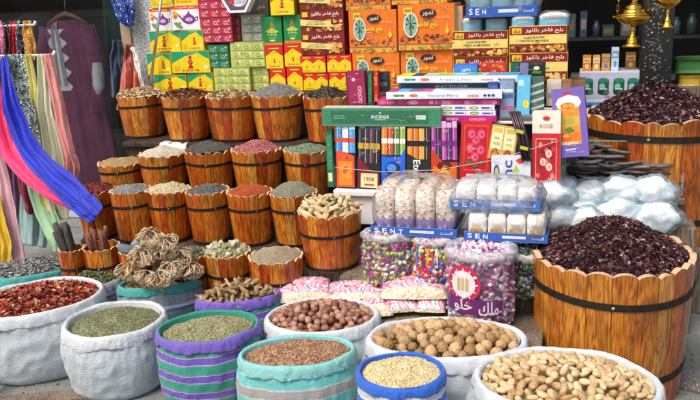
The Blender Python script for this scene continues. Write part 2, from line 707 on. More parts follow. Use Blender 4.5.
def ground_mat():
    m, t, b = mk('worn_pavement')
    tc = N(t, 'TexCoord')
    n1 = N(t, 'TexNoise', Scale=1.6, Detail=9.0, Roughness=0.65)
    n2 = N(t, 'TexNoise', Scale=45.0, Detail=5.0)
    v = N(t, 'TexVoronoi', Scale=1.3, feature='DISTANCE_TO_EDGE')
    for n in (n1, n2, v): L(t, tc.outputs['Object'], n.inputs['Vector'])
    r = ramp(t, n1.outputs['Fac'], [(0.3, lin('#6f716d')), (0.55, lin('#8c8f8b')), (0.75, lin('#a3a5a0'))])
    r2 = ramp(t, n2.outputs['Fac'], [(0.3, (0.7,) * 3), (0.7, (1,) * 3)])
    r3 = ramp(t, v.outputs['Distance'], [(0.0, (0.35,) * 3), (0.018, (1,) * 3)])
    cur = r.outputs[0]
    for q in (r2, r3):
        mx = N(t, 'Mix', data_type='RGBA', blend_type='MULTIPLY')
        mx.inputs[0].default_value = 1.0
        L(t, cur, mx.inputs[6])
        L(t, q.outputs[0], mx.inputs[7])
        cur = mx.outputs[2]
    L(t, cur, b.inputs['Base Color'])
    b.inputs['Roughness'].default_value = 0.8
    bump(t, b, n2.outputs['Fac'], 0.5, 0.01)
    return m


g = MB()
g.poly([(-150, -150, 0), (150, -150, 0), (150, 150, 0), (-150, 150, 0)], ground_mat())
struct('ground', g)

YS = 4.75                     # plane of the shop front
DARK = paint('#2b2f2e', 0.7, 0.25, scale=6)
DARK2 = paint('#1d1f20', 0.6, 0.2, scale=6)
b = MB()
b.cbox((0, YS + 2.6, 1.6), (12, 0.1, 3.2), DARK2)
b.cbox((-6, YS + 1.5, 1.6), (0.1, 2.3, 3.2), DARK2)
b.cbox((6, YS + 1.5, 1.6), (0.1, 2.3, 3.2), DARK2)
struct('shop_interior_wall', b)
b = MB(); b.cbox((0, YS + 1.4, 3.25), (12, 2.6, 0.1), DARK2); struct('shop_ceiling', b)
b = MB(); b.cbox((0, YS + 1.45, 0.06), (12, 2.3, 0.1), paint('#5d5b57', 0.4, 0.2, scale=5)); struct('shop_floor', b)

GRANITE = speckle_mat('speckled_granite', [(0, '#b9c0c4'), (0.35, '#8f989e'), (0.6, '#dfe3e4'), (0.82, '#5d6468')], 240, 0.3)
PLINTH = paint('#b9c4c4', 0.6, 0.12, scale=8)
shop = thing('storefront', 'stone storefront with a wide dark opening and a fascia above', 'storefront', (0, YS, 0))
b = MB(); b.cbox((0, 0.05, 3.6), (12, 0.3, 0.9), paint('#77736b', 0.8, 0.15, scale=5)); b.build('fascia', shop)
b = MB(); b.cbox((-4.4, 0.0, 0.09), (3.6, 0.3, 0.18), PLINTH, 0.01); b.build('plinth', shop)
b = MB(); b.cbox((3.2, 0.0, 0.22), (4.6, 0.3, 0.44), PLINTH, 0.01); b.build('plinth', shop)
win = thing('shop_window', 'tall glass shop window with the purple robe hanging behind it', 'window', (-4.45, YS - 0.05, 0.18))
b = MB(); b.cbox((0, 0, 1.48), (3.4, 0.008, 2.96), glass_mat('window_glass', (.97, .98, .98))); b.build('pane', win)
FR = paint('#3b3f3f', 0.4, 0.1, metal=0.6)
b = MB()
for x in (-1.73, 1.73): b.cbox((x, 0, 1.48), (0.06, 0.07, 2.96), FR)
b.cbox((0, 0, 0.02), (3.4, 0.07, 0.045), FR)
b.cbox((0, 0, 2.94), (3.4, 0.07, 0.045), FR)
b.build('frame', win)

p = PY(131, 40, YS - 0.3)
pil = MB()
pil.cbox((0.33, 0, 1.57), (0.66, 0.3, 3.14), GRANITE, 0.006)
tag(pil.build('granite_pillar', None, (p.x, YS - 0.2, 0)), 'pale speckled granite pillar beside the shop window', 'pillar')
p = PY(641, 50, YS - 0.25)
q = PY(673, 50, YS - 0.25)
pil = MB()
wd = q.x - p.x
pil.cbox((wd / 2, 0, 1.57), (wd, 0.25, 3.14), paint('#232426', 0.3, 0.2, scale=20), 0.004)
BP = (p.x, wd)
po = thing('black_pillar', 'black stone pillar with a glittering pale vein down its middle', 'pillar', (p.x, YS - 0.12, 0))
pil.build('shaft', po)
# shiny flakes set in the stone as a ragged band
fl = MB()
GL = grain_mat('glitter', ['#a39c92', '#6e6860', '#c9c4ba', '#4e4944', '#8d8272'], 0.3, 0.6)
for i in range(900):
    z = random.uniform(0.5, 2.3)
    x = wd * 0.5 + 0.018 * math.sin(z * 9) + random.gauss(0, wd * 0.19)
    if not 0.012 < x < wd - 0.012: continue
    s = random.uniform(0.0012, 0.0045)
    a = random.random() * 3
    fl.poly([(x + s * math.cos(a + k * 1.57) * (1 if k % 2 else 1.7), -0.1262 - 0.00002 * (i % 40), z + s * math.sin(a + k * 1.57) * 1.2) for k in range(4)][::-1], GL)
fl.build('glitter_print', po)

# wooden display stand: steps behind the sacks
T_A, T_B, T_C, T_D, T_E = 0.22, 0.345, 0.48, 0.74, 0.975
XL, XR = -2.95, -1.12
stand = thing('display_stand', 'stepped wooden stand carrying the rows of small barrels', 'display stand', (0, 0, 0))
for (y0, y1, z, xl, xr) in ((2.93, 3.2, T_A, PY(62, 285, 2.93).x, XR - .02), (3.2, 3.5, T_B, PY(80, 240, 3.2).x, XR + 0.05), (3.5, 3.78, T_C, PY(103, 200, 3.5).x, XR + 0.05), (3.74, 4.04, T_D, PY(122, 143, 3.74).x, XR + 0.05)):
    b = MB(); b.cbox(((xl + xr) / 2, (y0 + y1) / 2, z - 0.0135), (xr - xl, y1 - y0, 0.025), RISER, 0.003); b.build('shelf_board', stand)
    b = MB(); b.cbox(((xl + xr) / 2, y0 + 0.035, (z - 0.03) / 2 + 0.001), (xr - xl - .02, 0.02, z - 0.032), RISER); b.build('riser_plank', stand)
pl_ = MB()
rows_ = [[(PY(160, 146, 3.735).x + .011 * k, 3.735 - .004 * i + .003 * math.sin(k * 1.3), T_D - .001 - .011 * i + .003 * math.sin(k * .9)) for k in range(16)] for i in range(4)]
pl_.grid([[(x, 3.80, T_D + .0008) for x, y, z in rows_[0]]] + rows_, CREAM)
o = pl_.build('paper_lining'); m_ = o.modifiers.new('thick', 'SOLIDIFY'); m_.thickness = .001
tag(o, 'scrap of white paper lining hanging over the top step edge', 'paper')
bs = thing('box_shelf', 'long plain shelf carrying the piled tea and date boxes', 'shelf', (0, 0, 0))
BX0, BX1 = PY(146, 95, 4.06).x, PY(572, 85, 3.98).x
b = MB(); b.cbox(((BX0 + BX1) / 2, 4.23, T_E - 0.0135), (BX1 - BX0, 0.52, 0.025), RISER, 0.003); b.build('shelf_board', bs)
for x in (BX0 + .05, (BX0 + BX1) / 2, BX1 - .05):
    b = MB(); b.cbox((x, 4.23, (T_E - 0.03) / 2), (0.04, 0.44, T_E - 0.03), GREYWOOD); b.build('leg', bs)


# ------------------------------------------------------------------ barrels
def rim_place(px, py, wpx, z):
    """centre and radius of a round rim whose nearest point shows at (px, py)"""
    f = PZ(px, py, z)
    r = wpx / 2 / SC(f)
    d = Vector((f.x, f.y, 0)).normalized()
    r = r * (1 + r / (2 * f.length))
    return Vector((f.x, f.y, z)) + d * r, r


def barrel(label, c, r, z0, z1, n=15, taper=0.8, hoops=(0.72,), tall=None, scal=0.05, th=None, ring=True, group=None, wood=None):
    """slatted tapering tub: staves with rounded tops, black hoops"""
    z1 += random.uniform(-.007, .006)
    H = z1 - z0
    root = thing('wooden_barrel', label, 'barrel', (c.x, c.y, z0), random.uniform(0, 6.28), group)
    root.rotation_euler[0] = random.uniform(-0.012, 0.012)
    rb = r * taper
    th = th or max(0.008, r * 0.07)
    a_arc = scal * r * 2
    st = MB()
    cuts = MB()
    da = 2 * math.pi / n
    wob = [random.uniform(-0.006, 0.006) * r / 0.12 for _ in range(n)]
    wd = [random.uniform(0.75, 1.25) for _ in range(n)]
    tot = sum(wd)
    ang = 0
    K = 6
    for i in range(n):
        a0, a1 = ang, ang + 2 * math.pi * wd[i] / tot
        ang = a1
        gap = 0.0009 / r
        V = []
        for k in range(K + 1):
            u = -1 + 2 * k / K
            a = a0 + gap + (a1 - a0 - 2 * gap) * k / K
            zt = H - a_arc * (abs(u) ** 2.2) + wob[i] * 0.5
            flat = 1 - 0.012 * (1 - u * u) * 0 + 0.006 * (1 - u * u)
            for (rr, z) in ((rb, 0.0), ((rb + (r - rb) * 0.52) * 1.012, H * 0.5), (r, zt)):
                V.append((rr * flat * math.cos(a), rr * flat * math.sin(a), z))
            for (rr, z) in ((r - th, zt), (rb - th, 0.0)):
                V.append((rr * math.cos(a), rr * math.sin(a), z))
        F, Fc = [], []
        for k in range(K):
            o, p = k * 5, (k + 1) * 5
            F += [[o, p, p + 1, o + 1], [o + 1, p + 1, p + 2, o + 2], [o + 3, p + 3, p + 4, o + 4], [o + 4, p + 4, p, o]]
            Fc.append([o + 2, p + 2, p + 3, o + 3])
        e = K * 5
        F += [[0, 1, 2, 3, 4], [e + 4, e + 3, e + 2, e + 1, e]]
        base = st.nv
        st.addp(V, F, wood or WOOD)
        st.ch.append((np.array(Fc, dtype=np.int32) + base, st.mi(CUT), False))
    # floor of the tub
    st.lathe([(0.0005, 0.012), (rb - th * 0.5, 0.012)], 24, wood or WOOD)
    st.build('stave_planks', root)
    hs = [(h, max(0.013, r * 0.088)) for h in hoops]
    if ring: hs.append((0.035, max(0.012, r * 0.09)))
    for (h, hw) in hs:
        hb = MB()
        z = h * H
        def rad(zz):
            t = zz / H
            return (rb + (r - rb) * (t * 1.04 if t < .5 else .52 + (t - .5) * .96)) * 1.016 + 0.0015
        prof = [(rad(z - hw / 2) - .003, z - hw / 2), (rad(z - hw / 2) + .0012, z - hw / 2), (rad(z + hw / 2) + .0012, z + hw / 2), (rad(z + hw / 2) - .003, z + hw / 2)]
        tilt = random.uniform(-0.045, 0.045)
        hb.lathe(prof, 40, HOOP, False, fn=lambda x, y, zz, t, i: (x, y, zz + x * tilt))
        ho = hb.build('hoop', root)
        if h > 0.1:
            bo = MB()
            ca = math.atan2(-c.y, -c.x) - root.rotation_euler[2] + random.uniform(-0.3, 0.3)
            rr = rad(z) + 0.003
            bo.cbox((rr * math.cos(ca), rr * math.sin(ca), z + rr * math.cos(ca) * tilt), (hw * .45, hw * .45, hw * .4), STEEL, 0.002, Matrix.Rotation(ca, 3, 'Z'))
            bo.build('bolt', ho)
    return root


# ------------------------------------------------------------------ loose goods
def ico():
    t = (1 + 5 ** .5) / 2
    V = np.array([(-1, t, 0), (1, t, 0), (-1, -t, 0), (1, -t, 0), (0, -1, t), (0, 1, t), (0, -1, -t), (0, 1, -t), (t, 0, -1), (t, 0, 1), (-t, 0, -1), (-t, 0, 1)], float)
    V /= np.linalg.norm(V[0])
    F = np.array([(0, 11, 5), (0, 5, 1), (0, 1, 7), (0, 7, 10), (0, 10, 11), (1, 5, 9), (5, 11, 4), (11, 10, 2), (10, 7, 6), (7, 1, 8), (3, 9, 4), (3, 4, 2), (3, 2, 6), (3, 6, 8), (3, 8, 9), (4, 9, 5), (2, 4, 11), (6, 2, 10), (8, 6, 7), (9, 8, 1)])
    return V, F


def grains(kind):
    """a few variants (V, F) of one loose piece, about 2 units long"""
    V, F = ico()
    out = []
    if kind == 'ball': out = [(V, F, True)]
    elif kind == 'seed': out = [(V * [1.5, .75, .6], F, True)]
    elif kind == 'sweet':      # wrapped sweet: plump middle with two twisted ends
        P = [(x, math.cos(a) * rr, math.sin(a) * rr * .8) for x, rr in ((-1.5, .42), (-1.05, .16), (-.8, .62), (0, .82), (.8, .62), (1.05, .16), (1.5, .42)) for a in [k * math.pi / 3 for k in range(6)]]
        out = [(np.array(P), np.array([[i * 6 + k, i * 6 + (k + 1) % 6, i * 6 + 6 + (k + 1) % 6, i * 6 + 6 + k] for i in range(6) for k in range(6)]), False)]
    elif kind == 'lump':
        for _ in range(5): out.append((V * rng.uniform(.6, 1.25, (12, 1)) * [1.2, .9, .7], F, False))
    elif kind == 'stick':
        a = np.array([(math.cos(x), math.sin(x)) for x in (0, 2.1, 4.2)]) * .16
        for c in (0, .25, -.4):
            P = [(x, y + c * (1 - x * x), z) for x, s in ((-1.3, .7), (0, 1), (1.3, .5)) for y, z in a * s]
            out.append((np.array(P), np.array([[i * 3 + k, i * 3 + (k + 1) % 3, i * 3 + 3 + (k + 1) % 3, i * 3 + 3 + k] for i in (0, 1) for k in range(3)]), False))
    elif kind == 'flake':
        for _ in range(6):
            a, bnd = rng.uniform(.2, .7), rng.uniform(-.5, .5)
            P = []
            for i, x in enumerate((-1, -.3, .4, 1.1)):
                wv = (.35, .65, .6, .2)[i] * rng.uniform(.7, 1.2)
                for s in (-1, 0, 1): P.append((x, s * wv, a * s * s * wv + bnd * x * x))
            out.append((np.array(P), np.array([[i * 3 + k, i * 3 + k + 1, i * 3 + 4 + k, i * 3 + 3 + k] for i in range(3) for k in range(2)]), False))
    return out


def rots(n, tilt):
    """random rotations; tilt 1 = any way up, 0 = lying flat"""
    a = rng.uniform(0, 2 * np.pi, n)
    b = rng.normal(0, 1, n) * tilt * .8
    c = rng.normal(0, 1, n) * tilt * .8
    ca, sa, cb, sb, cc, sc = np.cos(a), np.sin(a), np.cos(b), np.sin(b), np.cos(c), np.sin(c)
    Z = np.zeros(n); O = np.ones(n)
    Rz = np.stack([ca, -sa, Z, sa, ca, Z, Z, Z, O], 1).reshape(n, 3, 3)
    Ry = np.stack([cb, Z, sb, Z, O, Z, -sb, Z, cb], 1).reshape(n, 3, 3)
    Rx = np.stack([O, Z, Z, Z, cc, -sc, Z, sc, cc], 1).reshape(n, 3, 3)
    return Rz @ Ry @ Rx


def strew(mb, pos, kind, size, mat, tilt=0.5, vary=0.3):
    vs = grains(kind)
    pos = np.asarray(pos)
    pick = rng.integers(0, len(vs), len(pos))
    for j, (V, F, sm) in enumerate(vs):
        P = pos[pick == j]
        n = len(P)
        if not n: continue
        s = size * rng.uniform(1 - vary, 1 + vary, (n, 1, 1))
        W = np.einsum('nij,vj->nvi', rots(n, tilt), V) * s + P[:, None, :]
        FF = (F[None] + (np.arange(n) * len(V))[:, None, None]).reshape(-1, F.shape[1])
        mb.add(W.reshape(-1, 3), FF, mat, sm)


def dome(u, h, pw=1.8): return h * (1 - u ** pw)


_gm = {}


def heap(label, cat, c, rx, ry, h, kind, size, n, cols, rz=0.0, tilt=0.5, rough=0.65, name='spice_heap', lump=0.006, pw=1.8, vary=0.3, spec=0.3, bed=None):
    key = tuple(cols)
    if key not in _gm:
        _gm[key] = (grain_mat('grains_' + cols[0].strip('#'), cols, rough, spec), bed_mat('bed_' + cols[0].strip('#'), bed or cols, 0.9 / max(size, .0025)))
    gm, bm = _gm[key]
    mb = MB()
    sd = random.uniform(0, 50)

    da_, dr_ = random.uniform(3.4, 6.0), random.uniform(.25, .6)
    dx_, dy_, dh_ = dr_ * math.cos(da_), dr_ * math.sin(da_), h * random.uniform(.05, .38)

    def hz(x, y):
        u = min(1.0, math.hypot(x / rx, y / ry))
        return dome(u, h, pw) - dh_ * math.exp(-((x / rx - dx_) ** 2 + (y / ry - dy_) ** 2) / .09) + lump * noise.noise((x * 9 / .12 * .25 + sd, y * 9 / .12 * .25, sd)) * 2 * (1 - u ** 4 * .5)
    rows = []
    for i in range(13):
        u = max(i / 12, 0.002)
        rows.append([(u * rx * math.cos(k * math.pi / 20), u * ry * math.sin(k * math.pi / 20), hz(u * rx * math.cos(k * math.pi / 20), u * ry * math.sin(k * math.pi / 20))) for k in range(40)])
    mb.grid(rows[::-1], bm, True, True)
    P = []
    for i in range(n):
        u = math.sqrt(random.random()) * 0.985
        a = random.random() * 2 * math.pi
        x, y = u * rx * math.cos(a), u * ry * math.sin(a)
        P.append((x, y, hz(x, y) + size * random.uniform(-.1, .35)))
    strew(mb, P, kind, size, gm, tilt, vary)
    o = mb.build(name, None, (c.x, c.y, c.z), rz)
    return tag(o, label, cat, kind='stuff')


def pieces(name, label, cat, group, meshes, c, rx, ry, h, spacing, r, rz=0.0, tilt=1.0, cap=300, layers=1, pw=1.8, vary=0.2, lift=0.3):
    """countable pieces lying over a mound, each its own object"""
    pts = []
    ca, sa = math.cos(rz), math.sin(rz)
    tries = 0
    while tries < 9000 and len(pts) < cap:
        tries += 1
        u = math.sqrt(random.random())
        a = random.random() * 2 * math.pi
        x, y = u * rx * math.cos(a), u * ry * math.sin(a)
        z = dome(u, h, pw) + r * lift + random.uniform(-.15, .2) * r
        if all((x - q[0]) ** 2 + (y - q[1]) ** 2 + (z - q[2]) ** 2 > spacing ** 2 for q in pts): pts.append((x, y, z))
    out = []
    for (x, y, z) in pts:
        o = link(name, random.choice(meshes), None, (c.x + x * ca - y * sa, c.y + x * sa + y * ca, c.z + z))
        o.rotation_euler = (random.gauss(0, 1) * tilt, random.gauss(0, 1) * tilt, random.uniform(0, 6.28))
        s = random.uniform(1 - vary, 1 + vary)
        o.scale = (s, s, s)
        tag(o, label, cat, group)
        out.append(o)
    return out


def blob_mesh(name, mat, fn, sub=2):
    """unit ball subdivided, each point moved by fn(direction)"""
    V, F = ico()
    V = [Vector(v) for v in V]
    F = [list(f) for f in F]
    for _ in range(sub):
        mid, G = {}, []
        for f in F:
            m = []
            for i in range(3):
                k = tuple(sorted((f[i], f[(i + 1) % 3])))
                if k not in mid:
                    mid[k] = len(V)
                    V.append(((V[k[0]] + V[k[1]]) / 2).normalized())
                m.append(mid[k])
            G += [[f[0], m[0], m[2]], [f[1], m[1], m[0]], [f[2], m[2], m[1]], m]
        F = G
    mb = MB()
    mb.add([tuple(fn(v)) for v in V], F, mat, True)
    return mb.mesh(name)


# ------------------------------------------------------------------ sacks
CUFF = [(-.45, -1.6), (-.52, -.7), (-.48, .05), (-.26, .46), (.10, .50), (.44, .22), (.62, -.30), (.74, -1.0), (.84, -1.75), (.80, -2.0), (.62, -1.95), (.40, -1.3)]


def sack(label, px, py, wpx, zr, mats, ratio=1.0, z0=0.0, roll=0.028, base=0.9, group=None, open_k=0.86, wr=1.0, cat='sack', sag=0.0, bulge=1.04):
    """open sack with its mouth rolled down; returns centre, opening radii, turn"""
    c = PZ(px, py, zr)
    rx = wpx / 2 / SC(c)
    ry = rx * ratio
    rz = math.atan2(c.x, c.y) * -1
    root = thing('open_sack', label, cat, (c.x, c.y, z0), rz, group)
    H = zr - z0
    sd = random.uniform(0, 90)
    mb = MB()
    n = 240
    prof = []
    for i in range(31):
        t = i / 30
        k = base + (bulge - base) * math.sin(min(1, t * 1.5) * math.pi / 2) if t < .67 else bulge - (bulge - 0.93) * ((t - .67) / .33) ** 1.3
        if t < .08: k *= 0.93 + .07 * (t / .08)
        prof.append((k, t * (H - 0.008)))

    def fn(x, y, z, th, i):
        e = noise.noise((math.cos(th) * 1.8 + sd, math.sin(th) * 1.8, z * 7)) * .045 - abs(noise.noise((math.cos(th) * 3.4 + sd, math.sin(th) * 3.4 + z * 6, z * 11))) * .05 + noise.noise((math.cos(th) * 9 + sd, math.sin(th) * 9, z * 30)) * .010
        e += .016 * math.sin(th * 9 + sd + z * 14) * (z / H)
        e -= (abs(noise.noise((math.cos(th) * 8 + sd, math.sin(th) * 8 + z * 5, 3))) - .15) * .07 * math.exp(-(H - z) / .07)
        f = 1 + e * wr
        return x * rx * f, y * ry * f, z
    mb.lathe([(0.01, 0.001)] + prof, n, mats[0], True, fn=fn)
    mb.build('sack_body', root)
    # rolled mouth
    rm = MB()
    rows = []
    ms = 12
    ko = (1 - roll / rx)
    for i in range(n):
        th = 2 * math.pi * i / n
        wob = noise.noise((math.cos(th) * 2.2 + sd, math.sin(th) * 2.2, 3.1)) * .35 + noise.noise((math.cos(th) * 6 + sd, math.sin(th) * 6, 1.7)) * .22
        rr = roll * (1 + wob * wr * .8)
        cz = H + roll * 0.30 * noise.noise((math.cos(th) * 1.5 + sd, math.sin(th) * 1.5, 8)) * wr - sag * (1 - math.sin(th)) * .5
        cx, cy = (rx - roll) * math.cos(th), (ry - roll) * math.sin(th)
        row = []
        pl = 1 + .10 * wr * math.sin(th * 17 + 3 * noise.noise((math.cos(th) * 2 + sd, math.sin(th) * 2, 0)))
        dl = 1 + .22 * wr * noise.noise((math.cos(th) * 2.6 + sd, math.sin(th) * 2.6, 6.3))
        for k, (ex, ez) in enumerate(CUFF):
            f = 1 + noise.noise((math.cos(th) * 8 + sd, math.sin(th) * 8 + k * .45, 5)) * .14 * wr - (abs(noise.noise((math.cos(th) * 11 + sd + k * .25, math.sin(th) * 11 - k * .2, 2))) - .2) * .55 * wr + noise.noise((math.cos(th) * 34 + sd, math.sin(th) * 34 + k * .9, 2)) * .14 * wr
            dr = rr * f * ex * (pl if ex > 0 else 1)
            dz = rr * ez * (dl if ez < -.3 and ex > 0 else 1) * (1 + .12 * wr * noise.noise((math.cos(th) * 13 + sd, math.sin(th) * 13, k * .3)))
            row.append((cx + dr * math.cos(th), cy + dr * math.sin(th), cz + dz))
        rows.append(row)
    rows.append(rows[0])
    rm.grid(rows, mats[1], True, True)
    if len(mats) > 2:
        inner = np.array([k < 4 for _ in range(n) for k in range(ms)])
        F_, _, q_ = rm.ch.pop()
        rm.ch += [(F_[~inner], rm.mi(mats[1]), q_), (F_[inner], rm.mi(mats[2]), q_)]
    # lining going down inside
    ins = []
    for t in (0.0, .5, 1.0):
        ins.append([((rx - roll * 1.62) * (1 - .06 * t) * math.cos(2 * math.pi * i / n), (ry - roll * 1.62) * (1 - .06 * t) * math.sin(2 * math.pi * i / n), H + roll * .2 - t * .09) for i in range(n)])
    rm.grid(ins[::-1], mats[2] if len(mats) > 2 else mats[1], True, True)
    rm.build('rolled_rim', root)
    return Vector((c.x, c.y, zr)), rx - roll * 1.42, ry - roll * 1.42, rz

# ================================================================== the barrels
SMALL = 'small wooden barrels on the stepped stand'
# (px, rim py, width px, z0, z1, label, (heap label, h, kind, size, n, colours, tilt))
BAR = [
    # top step
    (141, 96, 49, T_D, .986, 'barrel of cream peel slivers, first on the top step', ('cream dried peel slivers in the first barrel of the top step', .30, 'flake', .0125, 420, ['#d8c49c', '#c9ae82', '#e6d8b8', '#b99a6c'], .7)),
    (186, 98, 49, T_D, .986, 'barrel of brown bark chips on the top step', ('brown bark chips heaped in a top step barrel', .34, 'flake', .0115, 460, ['#8a5638', '#74452e', '#a06a48', '#5f3826'], .8)),
    (231, 98, 52, T_D, .986, 'barrel of pale straw shavings in the middle of the top step', ('pale straw coloured shavings in the middle top barrel', .26, 'flake', .012, 480, ['#cdb68a', '#b79d70', '#dcc9a0', '#a68a5c'], .5)),
    (277, 97, 54, T_D, .986, 'barrel of fine grey seeds on the top step', ('domed heap of fine grey seeds in a top step barrel', .50, 'ball', .0026, 4200, ['#7d7a72', '#8f8b82', '#6a6860', '#a09c92'], .5)),
    (327, 98, 50, T_D, .986, 'barrel of dark curled pods, last on the top step beside the incense', ('dark curled pods and husks in the last top step barrel', .36, 'stick', .013, 420, ['#3f342c', '#54463a', '#2c2622', '#7a6a55'], .6)),
    # middle step
    (122, 166, 48, T_C, .655, 'low barrel of tan ground spice, first on the middle step', ('tan ground spice in the first middle step barrel', .22, 'ball', .0021, 3000, ['#b89a6e', '#a98a5e', '#c8ad82'], .5)),
    (163, 157, 49, T_C, .708, 'barrel of whitish grains on the middle step', ('whitish grains heaped in a middle step barrel', .36, 'seed', .0026, 3200, ['#d8cfbc', '#c6bba4', '#e6dfd0'], .6)),
    (209, 152, 51, T_C, .73, 'barrel of charcoal dark seeds in the middle step', ('charcoal dark seeds in the middle step barrel', .32, 'seed', .0024, 3600, ['#56544f', '#6a6761', '#45433f', '#7e7a72'], .6)),
    (257, 153, 53, T_C, .73, 'barrel of dusty pink peppercorns on the middle step', ('dusty pink peppercorns heaped in a middle step barrel', .40, 'ball', .0034, 2300, ['#a8585a', '#b86e6e', '#8f484a', '#c68a86'], .5)),
    (307, 153, 49, T_C, .73, 'barrel of dull green seeds, last on the middle step', ('dull green seeds in the last middle step barrel', .26, 'ball', .0034, 1900, ['#6c7f62', '#85957a', '#56684e', '#98a58c'], .5)),
    # lower step
    (95, 192, 40, T_B, .60, 'barrel of red chilli flakes beside the blue scarf, lower step', ('red chilli flakes in the lower step barrel by the scarf', .30, 'flake', .0042, 1300, ['#8c3a34', '#a54a40', '#742c28', '#b8685a'], .6)),
    (131, 194, 42, T_B, .60, 'barrel of pale bluish grey seeds on the lower step', ('pale bluish grey seeds in a lower step barrel', .30, 'ball', .003, 2300, ['#7c7d7e', '#929290', '#67686a', '#a5a39e'], .5)),
    (169, 194, 44, T_B, .60, 'barrel of pale cream seeds on the lower step', ('pale cream seeds heaped in a lower step barrel', .38, 'seed', .0036, 1900, ['#d6c8a2', '#c4b48a', '#e6dcbe', '#b5a478'], .6)),
    (208, 195, 45, T_B, .60, 'barrel of black and grey mixed seeds on the lower step', ('black and grey mixed seeds in a lower step barrel', .32, 'seed', .003, 2400, ['#57534f', '#76716b', '#45413e', '#8e8a82'], .6)),
    (250, 196, 47, T_B, .60, 'barrel of orange red ground pepper on the lower step', ('orange red ground pepper heaped in a lower step barrel', .34, 'ball', .0021, 4200, ['#b0542a', '#9f4620', '#c06434'], .5)),
    (294, 197, 49, T_B, .60, 'barrel of khaki ground herb, last on the lower step', ('khaki ground herb domed in the last lower step barrel', .48, 'ball', .0021, 4600, ['#8e8a74', '#a09b86', '#7c7864'], .5)),
    # little tubs in front of the steps
    (228, 258, 47, T_A, .415, 'short tub of pale resin lumps behind the root sack', None),
    (276, 264, 56, T_A, .42, 'short tub of grey beige powder beside the root barrel', ('grey beige powder heaped in the short tub', .40, 'ball', .0021, 4600, ['#a8987e', '#98886e', '#b8a98f'], .5)),
    (72, 252, 27, T_A, .40, 'tiny tub holding upright black sticks', None),
    (102, 251, 38, T_A, .40, 'small tub holding upright reddish bark sticks', None),
    (135, 254, 32, T_A, .40, 'small tub of smooth grey stones behind the coiled plants', None),
    (186, 260, 44, T_A, .415, 'small tub of green grey leaves half hidden by the coiled plants', ('green grey dried leaves in the small tub behind the coiled plants', .3, 'flake', .007, 700, ['#8b8b6e', '#77785c', '#a09e82', '#6b6a50'], .6)),
]
RIMS = {}
for (px, py, wp, z0, z1, lab, hp) in BAR:
    c, r = rim_place(px, py, wp, z1)
    short = z0 == T_A
    barrel(lab, c, r, z0, z1, n=15 if not short else 14, taper=.80 if not short else .86, hoops=(.74 if z0 != T_B else .70,) if not short else (.5,), ring=z0 != T_C, group=SMALL)
    RIMS[px] = (c, r)
    if hp:
        hl, hh, kind, size, n, cols, tilt = hp
        heap(hl, 'spice', Vector((c.x, c.y, z1 - r * .05)), r * .925, r * .925, r * hh * (.78 if hh < .45 else .88), kind, size, n, cols, tilt=tilt)

# barrel of dried ginger in front of the incense table
b = MB(); b.cbox((-0.995, 3.15, .172), (.32, .30, .344), GREYWOOD, 0.004)
tag(b.build('wooden_crate'), 'weathered crate under the barrel of dried ginger roots', 'crate')
c, r = rim_place(330, 217, 66, .6)
barrel('larger barrel of knobbly dried ginger roots before the incense table', c, r, .345, .6, n=14, taper=.8, hoops=(.62,))
ROOTM = [blob_mesh('dried_ginger', nut_mat('ginger_skin', '#b89c6a', '#e0cda2', .75, 60, .9) if i == 0 else bpy.data.materials['ginger_skin'],
                   lambda v, q=i: Vector((v.x * 1.5 * (1 + .35 * noise.noise(v * 1.6 + Vector((q * 7, 0, 0)))), v.y * .55, v.z * .48)) * .0195 * (1 + .5 * noise.noise(v * 2.3 + Vector((0, q * 5, 0))))) for i in range(6)]
heap('dried ginger root chips lying deep in the large barrel', 'spice', Vector((c.x, c.y, .578)), r * .9, r * .9, r * .3, 'lump', .012, 180, ['#b59a68', '#c6ad7c', '#9c8254'])
pieces('dried_ginger', 'knobbly tan dried ginger root heaped in the barrel before the incense', 'dried ginger', 'dried ginger roots in the barrel', ROOTM, Vector((c.x, c.y, .592)), r * .86, r * .86, r * .36, .024, .016, tilt=.45, cap=70, vary=.35)

# resin lumps, stones, sticks in the little tubs
c, r = RIMS[228]
heap('yellowish resin crumbs in the short tub behind the root sack', 'spice', Vector((c.x, c.y, c.z - .006)), r * .92, r * .92, r * .25, 'lump', .006, 420, ['#a39a6a', '#8b8a58', '#c4bc9a', '#77764c'])
RESIN = [blob_mesh('resin_lump', nut_mat('resin', '#9a9468', '#d5d2bd', .5, 50, .5) if i == 0 else bpy.data.materials['resin'],
                   lambda v, q=i: v * .015 * (1 + .7 * noise.noise(v * 1.5 + Vector((q * 3.3, 1, 0))))) for i in range(4)]
pieces('resin_lump', 'pale greenish resin lump in the short tub', 'resin lump', 'resin lumps in the short tub', RESIN, Vector((c.x, c.y, c.z)), r * .8, r * .8, r * .3, .03, .012, cap=14, vary=.4)
c, r = RIMS[135]
STONE = [blob_mesh('grey_stone', nut_mat('grey_pumice', '#5f666a', '#8b9296', .8, 40, .4) if i == 0 else bpy.data.materials['grey_pumice'],
                   lambda v, q=i: Vector((v.x * 1.35, v.y * .95, v.z * .75)) * .030 * (1 + .25 * noise.noise(v * 1.2 + Vector((q * 3.3, 1, 0))))) for i in range(3)]
for i, (dx, dy, dz) in enumerate(((-.03, -.02, .005), (.035, -.015, .01), (.0, .035, .02), (.085, .01, .02), (.12, .04, .012))):
    o = link('grey_stone', STONE[i % 3], None, (c.x + dx, c.y + dy, c.z + dz))
    o.rotation_euler = (random.random() * .4, random.random() * .4, random.random() * 6)
    tag(o, 'smooth rounded grey pumice stone beside the coiled plants', 'stone', 'grey pumice stones behind the coiled plants')


